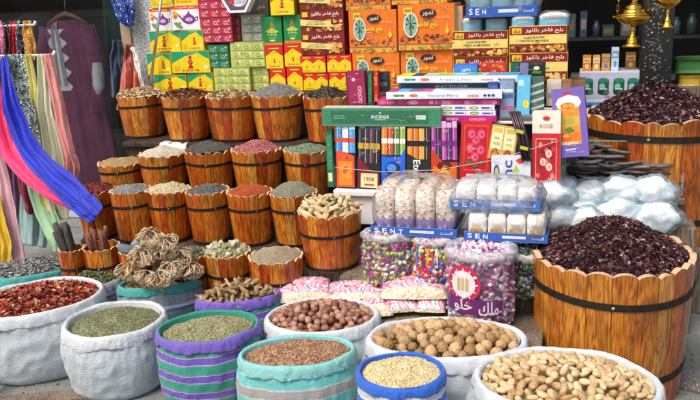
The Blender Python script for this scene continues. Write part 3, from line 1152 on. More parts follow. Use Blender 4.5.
def upright(px, n, cols, ln, rad, label, cat, group, spread):
    c, r = RIMS[px]
    mt = wood_mat('bark_' + cols[0].strip('#'), [(i / len(cols), lin_c) for i, lin_c in enumerate(cols)], 1.5, .85, 0)
    for i in range(n):
        a = 2 * math.pi * i / n + random.random() * .6
        u = math.sqrt(random.random()) * .62
        l = ln * random.uniform(.75, 1.15)
        bx, by = u * r * math.cos(a), u * r * math.sin(a)
        lx, ly = spread * (bx / r) + random.gauss(0, .12) - .12, spread * (by / r) - .1
        pts = [(bx * .6 + lx * l * t + .004 * math.sin(5 * t + i), by * .6 + ly * l * t, -.11 + (l + .08) * t) for t in (0, .25, .5, .75, 1)]
        mb = MB()
        rr = rad * random.uniform(.8, 1.3)
        mb.tube(pts, [rr * .9, rr, rr * 1.05, rr, rr * .75], 7, mt)
        tag(mb.build(cat.replace(' ', '_'), None, (c.x, c.y, c.z)), label, cat, group)


upright(72, 8, ['#4a4848', '#5a5755', '#3c3a3b'], .155, .0125, 'thick charcoal black stick standing in the tiny tub', 'black stick', 'black sticks in the tiny tub', .25)
upright(102, 13, ['#8a5444', '#9c6652', '#744638'], .115, .0085, 'reddish brown bark stick standing in the small tub', 'bark stick', 'bark sticks in the small tub', .5)

# ================================================================== the two great barrels
HIB = ['#3c2529', '#2c1c20', '#4c2c31', '#643a3e', '#43282e', '#261a1d', '#7e4a4c', '#35232a', '#c09a90', '#40262b', '#302025', '#8a5a58']
c, r = rim_place(611, 274, 163, .54)
barrel('large wooden barrel of dried hibiscus in front, dark band near its top', c, r, 0, .54, n=24, taper=.9, hoops=(.80, .22), scal=.022, th=.022, ring=False, wood=WOODBIG)
heap('dark red dried hibiscus mounded in the large front barrel', 'hibiscus', Vector((c.x, c.y, .513)), r * .925, r * .925, .135, 'flake', .0088, 8200, HIB, tilt=.8, rough=.6, lump=.006, pw=1.5, bed=['#2a161c', '#3a1f26', '#1e1015'])
c2, r2 = rim_place(655, 121, 146, .90)
barrel('large wooden barrel of dried hibiscus at the back by the black pillar', c2, r2, .3, .90, n=22, taper=.9, hoops=(.86, .2), scal=.021, th=.02, ring=False, wood=WOODBIG)
heap('dark red dried hibiscus mounded in the back barrel by the pillar', 'hibiscus', Vector((c2.x, c2.y, .875)), r2 * .925, r2 * .925, .15, 'flake', .0092, 6500, HIB, tilt=.8, rough=.6, lump=.006, pw=1.4, bed=['#2a161c', '#3a1f26', '#1e1015'])
b = MB(); b.cbox((c2.x, c2.y, .149), (.6, .6, .298), GREYWOOD, .005)
tag(b.build('low_plinth'), 'low timber plinth under the back hibiscus barrel', 'plinth')

# old boards lying on the pavement in front of the sacks
for (x, y, l_, a_, lab) in ((-1.98, 2.27, .62, .12, 'old weathered board on the pavement before the chilli sack'), (-2.02, 2.14, .5, -.1, 'shorter old board lying nearer the street before the chilli sack'), (-1.62, 2.06, .5, .25, 'old board lying before the green herb sack')):
    b = MB(); b.cbox((0, 0, .011), (l_, .085, .021), GREYWOOD, .003)
    tag(b.build('timber_board', None, (x, y, .001), a_ + R(YAW)), lab, 'board')

sp_ = MB()
SPM = grain_mat('spilled_grain', ['#a59a6a', '#8c7a54', '#b8653a', '#d8c490', '#6c7048', '#8a3a2a'], .7)
P = [(random.uniform(-2.6, -.2), 2.12 + random.gauss(0, .16), .003) for _ in range(900)] + [(random.uniform(.2, .7), random.uniform(2.3, 3.2), .003) for _ in range(260)]
strew(sp_, P, 'seed', .0042, SPM, .4, .4)
tag(sp_.build('spilled_grain'), 'grains and husks spilled on the pavement before the sacks', 'spilled grain', kind='stuff')

# ================================================================== the sacks
WS = sack_mat('white_woven_sack', '#c3ccd1', dirt='#93999a')
WS2 = sack_mat('white_sack_lining', '#dadfe2', dirt='#b0b6b8')
PUR = sack_mat('purple_green_stripe', None, [(0, '#2f9a80'), (.40, '#8f8fb0'), (.47, '#c9c4e6'), (.50, '#7058b8'), (.86, '#cfc8ea'), (.89, '#6f8f93')], .068)
PURR = sack_mat('purple_hem', '#7c62c4', dirt='#5b9a90')
GRN = sack_mat('green_hem', '#2f9a80', dirt='#3f7f70')
TUR = sack_mat('turquoise_grey_stripe', None, [(0, '#6fcbc4'), (.42, '#c3cac8'), (.50, '#a5a3a0'), (.9, '#bfc8c6')], .078)
TURR = sack_mat('turquoise_hem', '#8fd0ca', dirt='#b5b2aa')
BLU = sack_mat('blue_grey_stripe', None, [(0, '#2f6fd0'), (.33, '#e6e6e6'), (.38, '#c9ccd0'), (.92, '#e6e6e6')], .125)
BLUR = sack_mat('blue_hem', '#2c6ad2', dirt='#2a5cb0')
TEAL = sack_mat('teal_hem', '#4aa8a0', dirt='#8aa7a0')
GST = sack_mat('grey_blue_stripe', None, [(0, '#8f9aa0'), (.4, '#4f78b8'), (.55, '#d5d9da'), (.7, '#8f9aa0')], .09)

c, rx, ry, rz = sack('wide white sack of red dried chilli pods', 37, 298, 134, .30, (WS, WS2), .82, roll=.0205, wr=1.0)
heap('red dried chilli pieces filling the wide white sack', 'chilli', Vector((c.x, c.y, .285)), rx, ry, .05, 'flake', .0125, 1500, ['#a83a2c', '#8c2c22', '#bd5238', '#c98a62', '#6e2019', '#a8442f', '#d8b48c', '#7d3a2a'], rz, tilt=.7, rough=.5)

c, rx, ry, rz = sack('white sack of dull green dried herb', 115, 320, 106, .27, (WS, WS2), .95, roll=.0205, wr=1.0)
heap('dull green dried herb mounded in a white sack', 'herb', Vector((c.x, c.y, .25)), rx, ry, .045, 'stick', .0042, 7500, ['#8d9066', '#7c8156', '#a2a37a', '#686d48', '#b5b58e'], rz, tilt=.45)

c, rx, ry, rz = sack('purple and green striped sack of fennel seed', 208, 327, 107, .31, (PUR, PURR, GRN), .80, roll=.0165, bulge=1.0)
heap('grey green fennel seed in the purple and green sack', 'seed', Vector((c.x, c.y, .292)), rx * .98, ry * .98, .030, 'seed', .0032, 7000, ['#a5a07a', '#8f8a64', '#b8b290', '#77744f'], rz, tilt=.3)

c, rx, ry, rz = sack('turquoise and grey striped sack of small brown beans', 297, 352, 122, .30, (TUR, TURR, TURR), .66, roll=.0175, bulge=1.02)
heap('small brown beans in the turquoise and grey sack', 'beans', Vector((c.x, c.y, .287)), rx * .98, ry * .98, .028, 'seed', .0047, 2600, ['#b18a6a', '#9f785a', '#c39c7c', '#8d674a'], rz, tilt=.4, rough=.45)

c, rx, ry, rz = sack('blue rimmed sack of cream chickpeas', 401, 371, 93, .34, (BLU, BLUR, BLUR), .93, roll=.0135, bulge=1.0)
heap('cream chickpeas in the blue rimmed sack', 'chickpeas', Vector((c.x, c.y, .328)), rx, ry, .03, 'ball', .0044, 2600, ['#e0cfa0', '#d3bf8c', '#ead9b2', '#c6b07c'], rz, tilt=.5, rough=.5)

c, rx, ry, rz = sack('white sack of reddish brown hazelnuts', 322, 316, 119, .30, (WS, WS2), .80, roll=.0185)
heap('brown hazelnuts lying deeper in their white sack', 'hazelnuts', Vector((c.x, c.y, .275)), rx, ry, .035, 'ball', .012, 170, ['#7c4a3a', '#8d5846', '#6a3c2e'], rz)
HAZ = [blob_mesh('hazelnut', nut_mat('hazel_shell', '#6a3624', '#c2947a', .5, 90, .5) if i == 0 else bpy.data.materials['hazel_shell'],
                 lambda v, q=i: Vector((v.x * (1 + .06 * q), v.y, v.z * (1.06 + .06 * q) + (.22 * max(0, v.z) ** 5) - .10 * max(0, -v.z) ** 3)) * .0140 * (1 + .06 * noise.noise(v * 2 + Vector((q * 5, 0, 0))))) for i in range(3)]
pieces('hazelnut', 'round reddish brown hazelnut in the white sack behind', 'hazelnut', 'hazelnuts in a white sack', HAZ, Vector((c.x, c.y, .284)), rx * .97, ry * .97, .05, .0235, .0138, rz, cap=240)

c, rx, ry, rz = sack('white sack of whole walnuts in their shells', 446, 339, 166, .29, (WS, WS2), .66, roll=.023, wr=1.1)
heap('walnuts lying deeper in their white sack', 'walnuts', Vector((c.x, c.y, .25)), rx, ry, .03, 'ball', .018, 110, ['#a98a62', '#95764f', '#b89a72'], rz)
WAL = [blob_mesh('walnut', nut_mat('walnut_shell', '#94703f', '#d8b688', .66, 150, 1.0) if i == 0 else bpy.data.materials['walnut_shell'],
                 lambda v, q=i: Vector((v.x * 1.16, v.y, v.z)) * .0196 * (1 + .10 * noise.noise(v * 2.6 + Vector((q * 4.1, 0, 0))) + .09 * math.exp(-(v.y / .08) ** 2) - .16 * abs(noise.noise(Vector((v.x * 2.2, v.y * 6, v.z * 6)) + Vector((q, 0, 0))))), 3) for i in range(4)]
pieces('walnut', 'whole tan walnut in its shell in the wide white sack', 'walnut', 'walnuts in a white sack', WAL, Vector((c.x, c.y, .268)), rx * .97, ry * .97, .06, .0325, .019, rz, cap=170)

c, rx, ry, rz = sack('wide white sack of pale unshelled almonds, nearest the hibiscus barrel', 566, 381, 190, .29, (WS, WS2), .80, roll=.023, wr=1.1)
heap('pale almonds lying deeper in the sack by the hibiscus barrel', 'almonds', Vector((c.x, c.y, .262)), rx, ry, .035, 'lump', .014, 260, ['#c9b085', '#b89c70', '#d8c49c'], rz)
ALM = [blob_mesh('almond', nut_mat('almond_shell', '#b08a56', '#e6cfa4', .7, 120, .8) if i == 0 else bpy.data.materials['almond_shell'],
                 lambda v, q=i: Vector((v.x * 1.5 * (1 - .18 * v.x), v.y * .92 * (1 - .25 * max(0, v.x) ** 2), v.z * .72)) * .0138 * (1 + .05 * noise.noise(v * 3 + Vector((q * 4.1, 0, 0))))) for i in range(4)]
pieces('almond', 'pale tan almond in its shell in the nearest white sack', 'almond', 'almonds in the nearest white sack', ALM, Vector((c.x, c.y, .274)), rx * .97, ry * .97, .06, .0225, .0135, rz, cap=300, tilt=.5)

c, rx, ry, rz = sack('purple hemmed sack of dried root pieces behind the striped sack', 238, 296, 88, .31, (PUR, PURR, PURR), .50, roll=.0155)
heap('brown root crumbs deep in the purple hemmed sack', 'roots', Vector((c.x, c.y, .295)), rx, ry, .035, 'flake', .012, 340, ['#9a7d56', '#b3966c', '#7d6244', '#c2a880'], rz, tilt=.6)
SLV = [blob_mesh('root_piece', nut_mat('root_bark', '#7d6040', '#c0a478', .8, 45, .8) if i == 0 else bpy.data.materials['root_bark'],
                 lambda v, q=i: Vector((v.x * 1.7, v.y * .55, v.z * .4 + .25 * v.x * v.x * (1 if q % 2 else -1))) * .016 * (1 + .6 * noise.noise(v * 2 + Vector((q * 4.1, 3, 0))))) for i in range(5)]
pieces('root_piece', 'wrinkled brown dried root piece in the purple hemmed sack', 'dried root', 'dried root pieces in the purple hemmed sack', SLV, Vector((c.x, c.y, .308)), rx * .95, ry * .95, .055, .021, .012, rz, cap=90, tilt=.5)

c, rx, ry, rz = sack('teal hemmed sack holding the coiled dry plants', 160, 281, 86, .315, (GST, TEAL, TEAL), .58, roll=.0155)
heap('broken twig ends under the coiled dry plants', 'twigs', Vector((c.x, c.y, .30)), rx, ry, .02, 'stick', .016, 260, ['#a58c66', '#c2a982', '#8a7250'], rz, tilt=.4)
COIL = wood_mat('dry_twig', [(0, '#f0dcb4'), (.4, '#dec69c'), (.7, '#f8ead0')], 2.0, .8, 0)


def coil_plant(loc, s, tip):
    """dry desert plant curled into a ball of twigs on a short stem"""
    mb = MB()
    mb.tube([(0, 0, -.5), (.03, 0, -.38), (0, 0, -.25)], [.07, .09, .12], 6, COIL)
    for i in range(34):
        a = random.random() * 6.283
        b = random.uniform(.55, 1.15)
        pts, rd = [], []
        for k in range(9):
            t = k / 8
            ph = t * 2.75 * b
            rr = math.sin(ph) * (.72 + .22 * b) * (1 + .08 * math.sin(9 * t + i))
            z = -.3 + (1 - math.cos(ph)) * .55
            aa = a + .5 * t * math.sin(i) + .16 * math.sin(t * 7 + i)
            if t > .75: rr *= 1 - (t - .75) * .9
            pts.append((rr * math.cos(aa), rr * math.sin(aa), z))
            rd.append(.070 * (1 - .5 * t))
        mb.tube(pts, rd, 5, COIL)
        # forked twig ends
        q = pts[5]
        mb.tube([q, (q[0] * .9 + .1 * math.cos(i), q[1] * .9 + .1 * math.sin(i), q[2] + .12), (q[0] * .62, q[1] * .62, q[2] + .2)], [.045, .036, .024], 4, COIL)
    o = mb.build('coiled_plant', None, loc)
    o.scale = (s, s, s)
    o.rotation_euler = (tip[0], tip[1], random.random() * 6)
    tag(o, 'dry pale plant curled into a ball of twigs, in the teal hemmed sack', 'dried plant', 'coiled dry plants heaped in a sack')


for (px, py, z, s) in ((129, 275, .36, .068), (146, 281, .36, .056), (161, 283, .36, .066), (187, 273, .37, .068), (144, 259, .43, .070), (179, 258, .43, .064), (152, 240, .52, .066), (168, 246, .49, .056), (172, 272, .39, .06), (165, 255, .45, .06)):
    q = PZ(px, py, z)
    coil_plant(q, s, (random.uniform(-.5, .1), random.uniform(-.4, .4)))

c, rx, ry, rz = sack('small grey and blue striped sack of green leaves', 92, 281, 66, .27, (GST, GST, GST), .75, roll=.022)
heap('green dried leaves in the small striped sack', 'herb', Vector((c.x, c.y, .262)), rx, ry, .05, 'flake', .006, 1300, ['#7b8458', '#666f46', '#94986c', '#555c3a'], rz, tilt=.6)
c, rx, ry, rz = sack('flat teal hemmed sack of grey seed husks under the scarves', 32, 269, 92, .27, (PUR, TEAL, TEAL), .62, roll=.017)
heap('grey seed husks in the flat teal hemmed sack', 'husks', Vector((c.x, c.y, .268)), rx, ry, .05, 'flake', .009, 1300, ['#9b9b96', '#84847f', '#b5b5ae', '#6e6e6a'], rz, tilt=.5)

# ================================================================== printed cartons
YB = 4.10        # front plane of the box pile
PILE = []


def carton(label, px0, py0, px1, py1, y, depth, base, art=None, name='carton', cat='box', group=None, yaw=0.0, side=None, top=None, film=False, snap=True, dz=0, rough=.38, topart=None, coat=.25):
    xm, ym = (px0 + px1) / 2, (py0 + py1) / 2
    x0, x1 = PY(px0, ym, y).x, PY(px1, ym, y).x
    z0, z1 = PY(xm, py1, y).z, PY(xm, py0, y).z
    if snap:
        for (a, b_, zt) in PILE:
            if a < x1 - .02 and b_ > x0 + .02 and abs(zt - z0) < .03: z0 = zt + .0008
        if abs(z0 - T_E) < .05: z0 = T_E + .0008
        PILE.append((x0, x1, z1))
    W, H = (x1 - x0) - .002, z1 - z0
    bm = paint(base, rough, .06, coat=coat) if isinstance(base, str) else base
    mb = MB()
    mb.cbox((0, depth / 2, H / 2), (W, depth, H), bm, .0012)
    e = .002
    if art: art(Face(mb, (-W / 2 + e, -.0001, e), (W - 2 * e, 0, 0), (0, 0, H - 2 * e)))
    sf = Face(mb, (W / 2 + .0001, e, e), (0, depth - 2 * e, 0), (0, 0, H - 2 * e))
    if side: side(sf)
    tf = Face(mb, (-W / 2 + e, e, H + .0001), (W - 2 * e, 0, 0), (0, depth - 2 * e, 0))
    if topart: topart(tf)
    elif top: tf.rect(0, 0, 1, 1, top)
    if art and W > .1:
        ff = Face(mb, (-W / 2 + e, -.0001, e), (W - 2 * e, 0, 0), (0, 0, H - 2 * e))
        ff.k = 34
        for _ in range(5):
            u_, v_ = random.uniform(.06, .8), random.uniform(.06, .92)
            for q in range(random.randint(1, 3)):
                x_ = u_
                while x_ < u_ + random.uniform(.06, .14):
                    w_ = random.uniform(.008, .022)
                    ff.rect(x_, v_ - .03 * q, x_ + w_, v_ - .03 * q + .012, random.choice(['#5a3a20', '#e8dcc0', '#3a4a2a']))
                    ff.k -= 1
                    x_ += w_ + .007
    o = mb.build(name, None, ((x0 + x1) / 2, y + random.uniform(-.006, .006), z0), yaw + random.uniform(-.028, .028))
    tag(o, label, cat, group)
    return o


def doll(f, u, v, s, m):
    """small red emblem: round head over a flared dress"""
    k = f.w / f.h
    f.ell(u, v + s * 1.15 * k, s * .34, s * .34 * k, m, 9)
    f.poly([(u - s * .62, v - s * .9 * k), (u - s * .2, v - s * .1 * k), (u - s * .55, v + s * .25 * k), (u - s * .2, v + s * .75 * k), (u + s * .2, v + s * .75 * k), (u + s * .55, v + s * .25 * k), (u + s * .2, v - s * .1 * k), (u + s * .62, v - s * .9 * k)], m)
    f.ell(u, v + s * .3 * k, s * .14, s * .16 * k, '#f7d23a', 7)


def house(bg, fg, em, txt=True, dollat=.5):
    def art(f):
        f.rect(0, 0, 1, 1, bg)
        f.poly([(0, 0), (1, 0), (1, .52), (.5, .86), (0, .52)], fg)
        f.text('EL AROSA TEA', .5, .92, .6, '#f4e04a' if bg[1] != 'f' else '#b02020', True, .09)
        doll(f, dollat, .42, .15, em)
        f.text('EL AROSA TEA', dollat, .13, .5, em, True, .11)
        if txt: f.text(arabic('شاي العروسة'), min(.8, dollat + .33), .26, .2, em, True, .1)
    return art


def slant(bg, fg, em, dollat=.6):
    """yellow carton with green shoulders cut on a slant"""
    def art(f):
        f.rect(0, 0, 1, 1, fg)
        f.poly([(0, .45), (.36, .78), (.36, 1), (0, 1)], bg)
        f.poly([(.36, .78), (.7, .92), (1, .62), (1, 1), (.36, 1)], bg)
        f.text(arabic('شاي العروسة'), .55, .93, .4, '#f4e04a', True, .09)
        doll(f, dollat, .43, .13, em)
        f.text('EL AROSA TEA', dollat, .12, .45, em, True, .1)
        f.rect(.84, .18, .95, .34, '#f9efb0')
        f.rect(.05, .1, .2, .3, '#e0b400')
    return art


def teapot(f):
    f.rect(0, 0, 1, 1, '#f3f0ee')
    f.rect(0, .84, 1, 1, '#e2532a')
    f.text(arabic('شاي العروسة'), .5, .915, .7, '#ffe9d8', True, .1)
    pm = '#7b3a93'
    f.ell(.62, .42, .24, .2, pm, 16)
    f.poly([(.42, .42), (.28, .62), (.24, .6), (.4, .32)], pm)
    f.poly([(.84, .5), (.96, .56), (.95, .38), (.82, .34), (.83, .39), (.91, .41), (.91, .5), (.84, .45)], pm)
    f.poly([(.5, .58), (.74, .58), (.66, .68), (.58, .68)], pm)
    f.ell(.62, .72, .035, .04, pm, 8)
    f.ell(.62, .42, .13, .08, '#e9d9ef', 12)
    f.text('TEA', .62, .42, .16, pm, True)
    for (u, v, c) in ((.1, .72, '#f0c31e'), (.2, .64, '#f0c31e'), (.12, .55, '#e2532a')):
        for k in range(5): f.ell(u + .045 * math.cos(k * 1.26), v + .05 * math.sin(k * 1.26), .03, .035, c, 6)
        f.ell(u, v, .025, .03, '#c8801a', 6)
    for k in range(4): f.poly([(.2, .08), (.06 + .07 * k, .28 + .05 * (k % 2)), (.12 + .07 * k, .33)], '#6f9a3a')
    f.ell(.3, .12, .05, .06, '#b04a78', 8)


def bundle(nx, ny, base, dark, marks, txt):
    """shrink wrapped pack of little cartons"""
    def art(f):
        f.rect(0, 0, 1, 1, dark)
        for i in range(nx):
            for j in range(ny):
                u0, v0, u1, v1 = (i + .02) / nx, (j + .05) / ny, (i + .98) / nx, (j + .95) / ny
                f.rect(u0, v0, u1, v1, base)
                uc, vc = (u0 + u1) / 2, (v0 + v1) / 2
                f.ell(uc - .06 / nx, vc - .02, .2 / nx, .24 / ny, marks[0], 9)
                f.ell(uc + .27 / nx, vc + .18 / ny, .09 / nx, .12 / ny, marks[1], 7)
                f.ell(uc - .06 / nx, vc - .02, .12 / nx, .14 / ny, base, 8)
                f.text(txt, uc + .05 / nx, v0 + .16 / ny, .55 / nx, marks[0], True, .18 / ny)
                f.k -= 3
        f.k += 4
    return art


def pyramid(f):
    f.rect(0, 0, 1, 1, '#128a45')
    f.rect(0, 0, 1, .1, '#e87a1e')
    f.poly([(.5, .86), (.32, .5), (.68, .5)], '#c98a4a')
    f.ell(.5, .66, .08, .07, '#e04a2a', 9)
    f.poly([(.14, .5), (.5, .62), (.86, .5), (.7, .44), (.3, .44)], '#b8d84a')
    f.text('EL AROSA', .5, .38, .5, '#e8f28a', True, .09)
    f.text(arabic('شاي اخضر'), .5, .27, .42, '#d8ec9a', True, .09)
    f.ell(.5, .18, .16, .035, '#d8ec9a', 10)


FRUIT = ['#7a2a12', '#9c3f18', '#b8581f', '#5e1e0c', '#cc7a34', '#e0a050']


def almonds(f):
    f.rect(0, 0, 1, 1, '#f0d878')
    f.rect(0, .68, 1, 1, '#8f1a14')
    f.rect(.04, .72, .21, .95, '#e8c43a')
    f.poly([(.06, .75), (.1, .9), (.14, .78), (.18, .9), (.19, .75)], '#a07a1a')
    f.text(arabic('بلح فاخر باللوز'), .61, .83, .66, '#f6ead0', True, .2)
    f.text('LUX DATES', .44, .575, .36, '#2a3c1e', True, .08)
    f.text('WITH ALMONDS', .44, .45, .50, '#2a3c1e', True, .08)
    f.rect(0, 0, 1, .33, '#7a2a12')
    f.blobs(0, 0, 1, .33, 44, .035, FRUIT)
    f.blobs(.62, 0, 1, .3, 14, .035, ['#e8b85a', '#d89a3a', '#f0cf86'])


def almonds_dark(f):
    f.rect(0, 0, 1, 1, '#7a2a12')
    f.rect(0, .62, 1, 1, '#8a1814')
    f.blobs(0, 0, 1, .6, 60, .035, FRUIT)
    f.blobs(.6, .05, 1, .6, 22, .04, ['#e8a85a', '#d88a3a', '#f0bf76'])
    f.poly([(0, .34), (.72, .24), (.72, .5), (0, .62)], '#f0dc82')
    f.text('LUX DATES', .36, .485, .34, '#2a3c1e', True, .07)
    f.text('WITH ALMONDS', .36, .385, .46, '#2a3c1e', True, .07)
    f.rect(.05, .72, .18, .94, '#e8c43a')
    f.text(arabic('بلح فاخر باللوز'), .58, .82, .66, '#f6ead0', True, .22)


def orange(f):
    f.rect(0, 0, 1, 1, '#ec7a1c')
    f.rect(0, 0, 1, .17, '#e8b048')
    f.blobs(0, .15, 1, .36, 46, .03, ['#8a3a1c', '#a8502a', '#c0703c', '#6e2a14', '#c88a58'])
    f.rect(0, .13, 1, .155, '#c0562a')
    f.blobs(0, 0, 1, .13, 26, .025, ['#b86a2a', '#d89a3a', '#8a8a3a', '#c8b04a'])
    f.rect(.1, .8, .26, .95, '#e6d24a')
    f.rect(.12, .84, .24, .91, '#b58a1c')
    f.ell(.23, .56, .135, .28, '#e9e2cf', 20)
    f.ell(.23, .56, .115, .25, '#8fb8a4', 20)
    f.poly([(.215, .32), (.245, .32), (.24, .62), (.22, .62)], '#5a4a2a')
    for k in range(7):
        a = k * .9 - .3
        f.poly([(.23, .6), (.23 + .09 * math.cos(a), .62 + .17 * math.sin(a)), (.23 + .1 * math.cos(a + .3), .62 + .15 * math.sin(a + .3))], '#2f5a3a')
    f.ell(.54, .81, .15, .1, '#3a201c', 18)
    f.text(arabic('تمور'), .54, .81, .2, '#f0d8c0', True, .12)
    f.text(arabic('بلح فاخر'), .53, .55, .38, '#f6e23a', True, .14)
    f.text('LUX DATES', .8, .72, .26, '#f8c890', False, .06)
    f.ell(.88, .42, .035, .07, '#f0c83a', 8)
    f.poly([(.87, .46), (.89, .46), (.885, .58), (.875, .58)], '#f0c83a')


def creamside(f):
    f.rect(0, 0, 1, 1, '#d9b58c')
    f.rect(.2, .2, .8, .8, '#e6c9a4')


def redyellow(n):
    def art(f):
        f.rect(0, 0, 1, 1, '#d8261c')
        for i in range(n):
            u = (i + .5) / n
            f.poly([(u - .5 / n, 0), (u + .5 / n, 0), (u + .5 / n, .55), (u, .82), (u - .5 / n, .55)], '#f2d418')
            f.text(arabic('شاي'), u, .72, .2 / n, '#d8261c', True, .12)
            doll(f, u, .33, .1 / n, '#c01f1a')
            f.text('EL AROSA TEA', u, .1, .6 / n, '#c01f1a', True, .1)
            f.rect(u - .3 / n, .88, u + .3 / n, .93, '#f4e04a')
    return art


YEL, GRE, RED = '#f0d20c', '#0f9a6c', '#c0241c'
gw = 'yellow and green tea cartons'
# back wall of boxes, lowest first --------------------------------------------------
carton('yellow and green tea carton, left one of the lowest row', 154, 75, 187, 95, YB, .2, YEL, slant(GRE, YEL, RED, .5), group=gw)
carton('yellow and green tea carton in the lowest row beside the pale green packs', 188, 73, 213, 95, YB, .2, YEL, slant(GRE, YEL, RED, .5), group=gw)
carton('narrow yellow and green tea carton in the second row by the pillar', 147, 53, 171, 75, YB, .2, YEL, slant(GRE, YEL, RED, .7), group=gw)
carton('wide yellow and green tea carton with a red figure, second row from below', 172, 51, 210, 73, YB, .2, YEL, slant(GRE, YEL, RED, .5), group=gw)
carton('yellow and green tea carton under the first teapot box', 149, 31, 180, 53, YB, .2, YEL, slant(GRE, YEL, RED, .48), group=gw)
carton('yellow and green tea carton under the second teapot box', 181, 30, 204, 51, YB, .2, YEL, slant(GRE, YEL, RED, .6), group=gw)
carton('white carton with a purple teapot beside the granite pillar', 149, 8, 171, 31, YB, .2, '#f0eeec', teapot, group='teapot cartons')
carton('white carton with a purple teapot next to the red tea packs', 172, 5, 200, 30, YB, .2, '#f0eeec', teapot, group='teapot cartons')
carton('yellow and green tea carton topmost beside the granite pillar', 150, -18, 172, 8, YB, .2, YEL, slant(GRE, YEL, RED, .5), group=gw)
carton('yellow and green tea carton topmost beside the red packs', 173, -20, 198, 5, YB, .2, YEL, slant(GRE, YEL, RED, .5), group=gw)
pf = bundle(3, 3, '#c0324a', '#7e1c30', ('#e8a8b0', '#f4dfe0'), 'TEA')
pl = bundle(3, 3, '#c5cf72', '#8f9a44', ('#8fa04a', '#eef2c0'), 'TEA')
pgx = bundle(2, 3, '#98a08a', '#6a725e', ('#c6ccb8', '#dde2d0'), 'TEA')
pdg = bundle(2, 3, '#2f7a52', '#1c4f36', ('#8fc0a0', '#c8e0d0'), 'TEA')


def wside(c, d):
    def s(f):
        f.rect(0, 0, 1, 1, d)
        for j in range(3): f.rect(.04, (j + .05) / 3, .96, (j + .95) / 3, c); f.k -= 1
        f.k += 1
    return s


G2 = 'shrink wrapped packs of tea boxes'
carton('pale yellow green wrapped tea packs in the lowest row beside the tea cartons', 214, 68, 251, 92, YB, .2, '#c5cf72', pl, group=G2, side=wside('#b8c268', '#8f9a44'))
carton('narrow pale yellow green wrapped tea packs in the lowest row beside the red ones', 252, 67, 269, 91, YB + .02, .2, '#c5cf72', bundle(1, 3, '#c5cf72', '#8f9a44', ('#8fa04a', '#eef2c0'), 'TEA'), group=G2)
carton('dark green wrapped tea packs beside the wide yellow tea carton', 208, 45, 229, 69, YB, .2, '#2f7a52', pdg, group=G2)
carton('pale yellow green wrapped tea packs directly under the grey green ones', 230, 42, 265, 68, YB, .2, '#c5cf72', pl, group=G2, side=wside('#b8c268', '#8f9a44'))
carton('crimson wrapped tea packs under the topmost crimson ones', 201, 18, 233, 45, YB, .2, '#c0324a', pf, group=G2, side=wside('#a83a4a', '#7e1c30'))
carton('grey green wrapped tea packs below the hexagon box', 241, 15, 262, 42, YB, .2, '#98a08a', pgx, group=G2)
carton('dull crimson wrapped tea packs squeezed beside the grey green ones', 234, 18, 240, 43, YB + .05, .15, '#9c4a50', bundle(1, 3, '#9c4a50', '#6a2a30', ('#c88a8c', '#d8b0b0'), 'TEA'), group=G2)
carton('crimson wrapped tea packs topmost in the box wall', 198, -8, 230, 18, YB, .2, '#c0324a', pf, group=G2)
carton('dark carton behind the white hexagon box', 231, -6, 268, 14, YB + .06, .15, '#4a4644', lambda f: (f.rect(0, 0, 1, 1, '#4c4846'), f.text(arabic('شاي'), .8, .4, .22, '#c8a070', True)))

# hexagonal sweet box with a pictured dish
p = PY(243, -3, YB)
sx = 17.0 / SC(p)
mb = MB()
hexp = [(sx * math.cos(math.pi / 3 * k) * 1.03, sx * math.sin(math.pi / 3 * k) * 1.0) for k in range(6)]
hexi = [(x * .84, z * .84) for x, z in hexp]
WH = paint('#f1f2f4', .35, .04, coat=.3)
mb.poly([(x, 0, z) for x, z in hexp], WH)
mb.poly([(x, .06, z) for x, z in hexp][::-1], WH)
for k in range(6):
    a, d_ = hexp[k], hexp[(k + 1) % 6]
    mb.poly([(a[0], .06, a[1]), (d_[0], .06, d_[1]), (d_[0], 0, d_[1]), (a[0], 0, a[1])], WH)
f = Face(mb, (-sx, -.0001, -sx), (2 * sx, 0, 0), (0, 0, 2 * sx))
f.poly([((x + sx) / 2 / sx, (z + sx) / 2 / sx) for x, z in hexi], '#5a5a66')
f.ell(.56, .42, .26, .19, '#e4e4ea')
f.ell(.56, .45, .2, .13, '#c8c4d0')
f.blobs(.4, .3, .78, .56, 26, .04, ['#f2f0f2', '#dcd8e0', '#b8b0c0', '#e8e2da'])
f.poly([(.22, .36), (.3, .5), (.44, .42), (.4, .3)], '#c0343c')
f.blobs(.22, .28, .42, .46, 8, .035, ['#c0343c', '#d8584c'])
f.ell(.72, .66, .12, .06, '#4a5a3a')
f.text('SWEETS', .46, .2, .32, '#8a4a8a', True, .06)
o = mb.build('hexagon_box', None, (p.x, YB - .09, p.z))
tag(o, 'white hexagonal box picturing a dish, above the grey green packs', 'box')

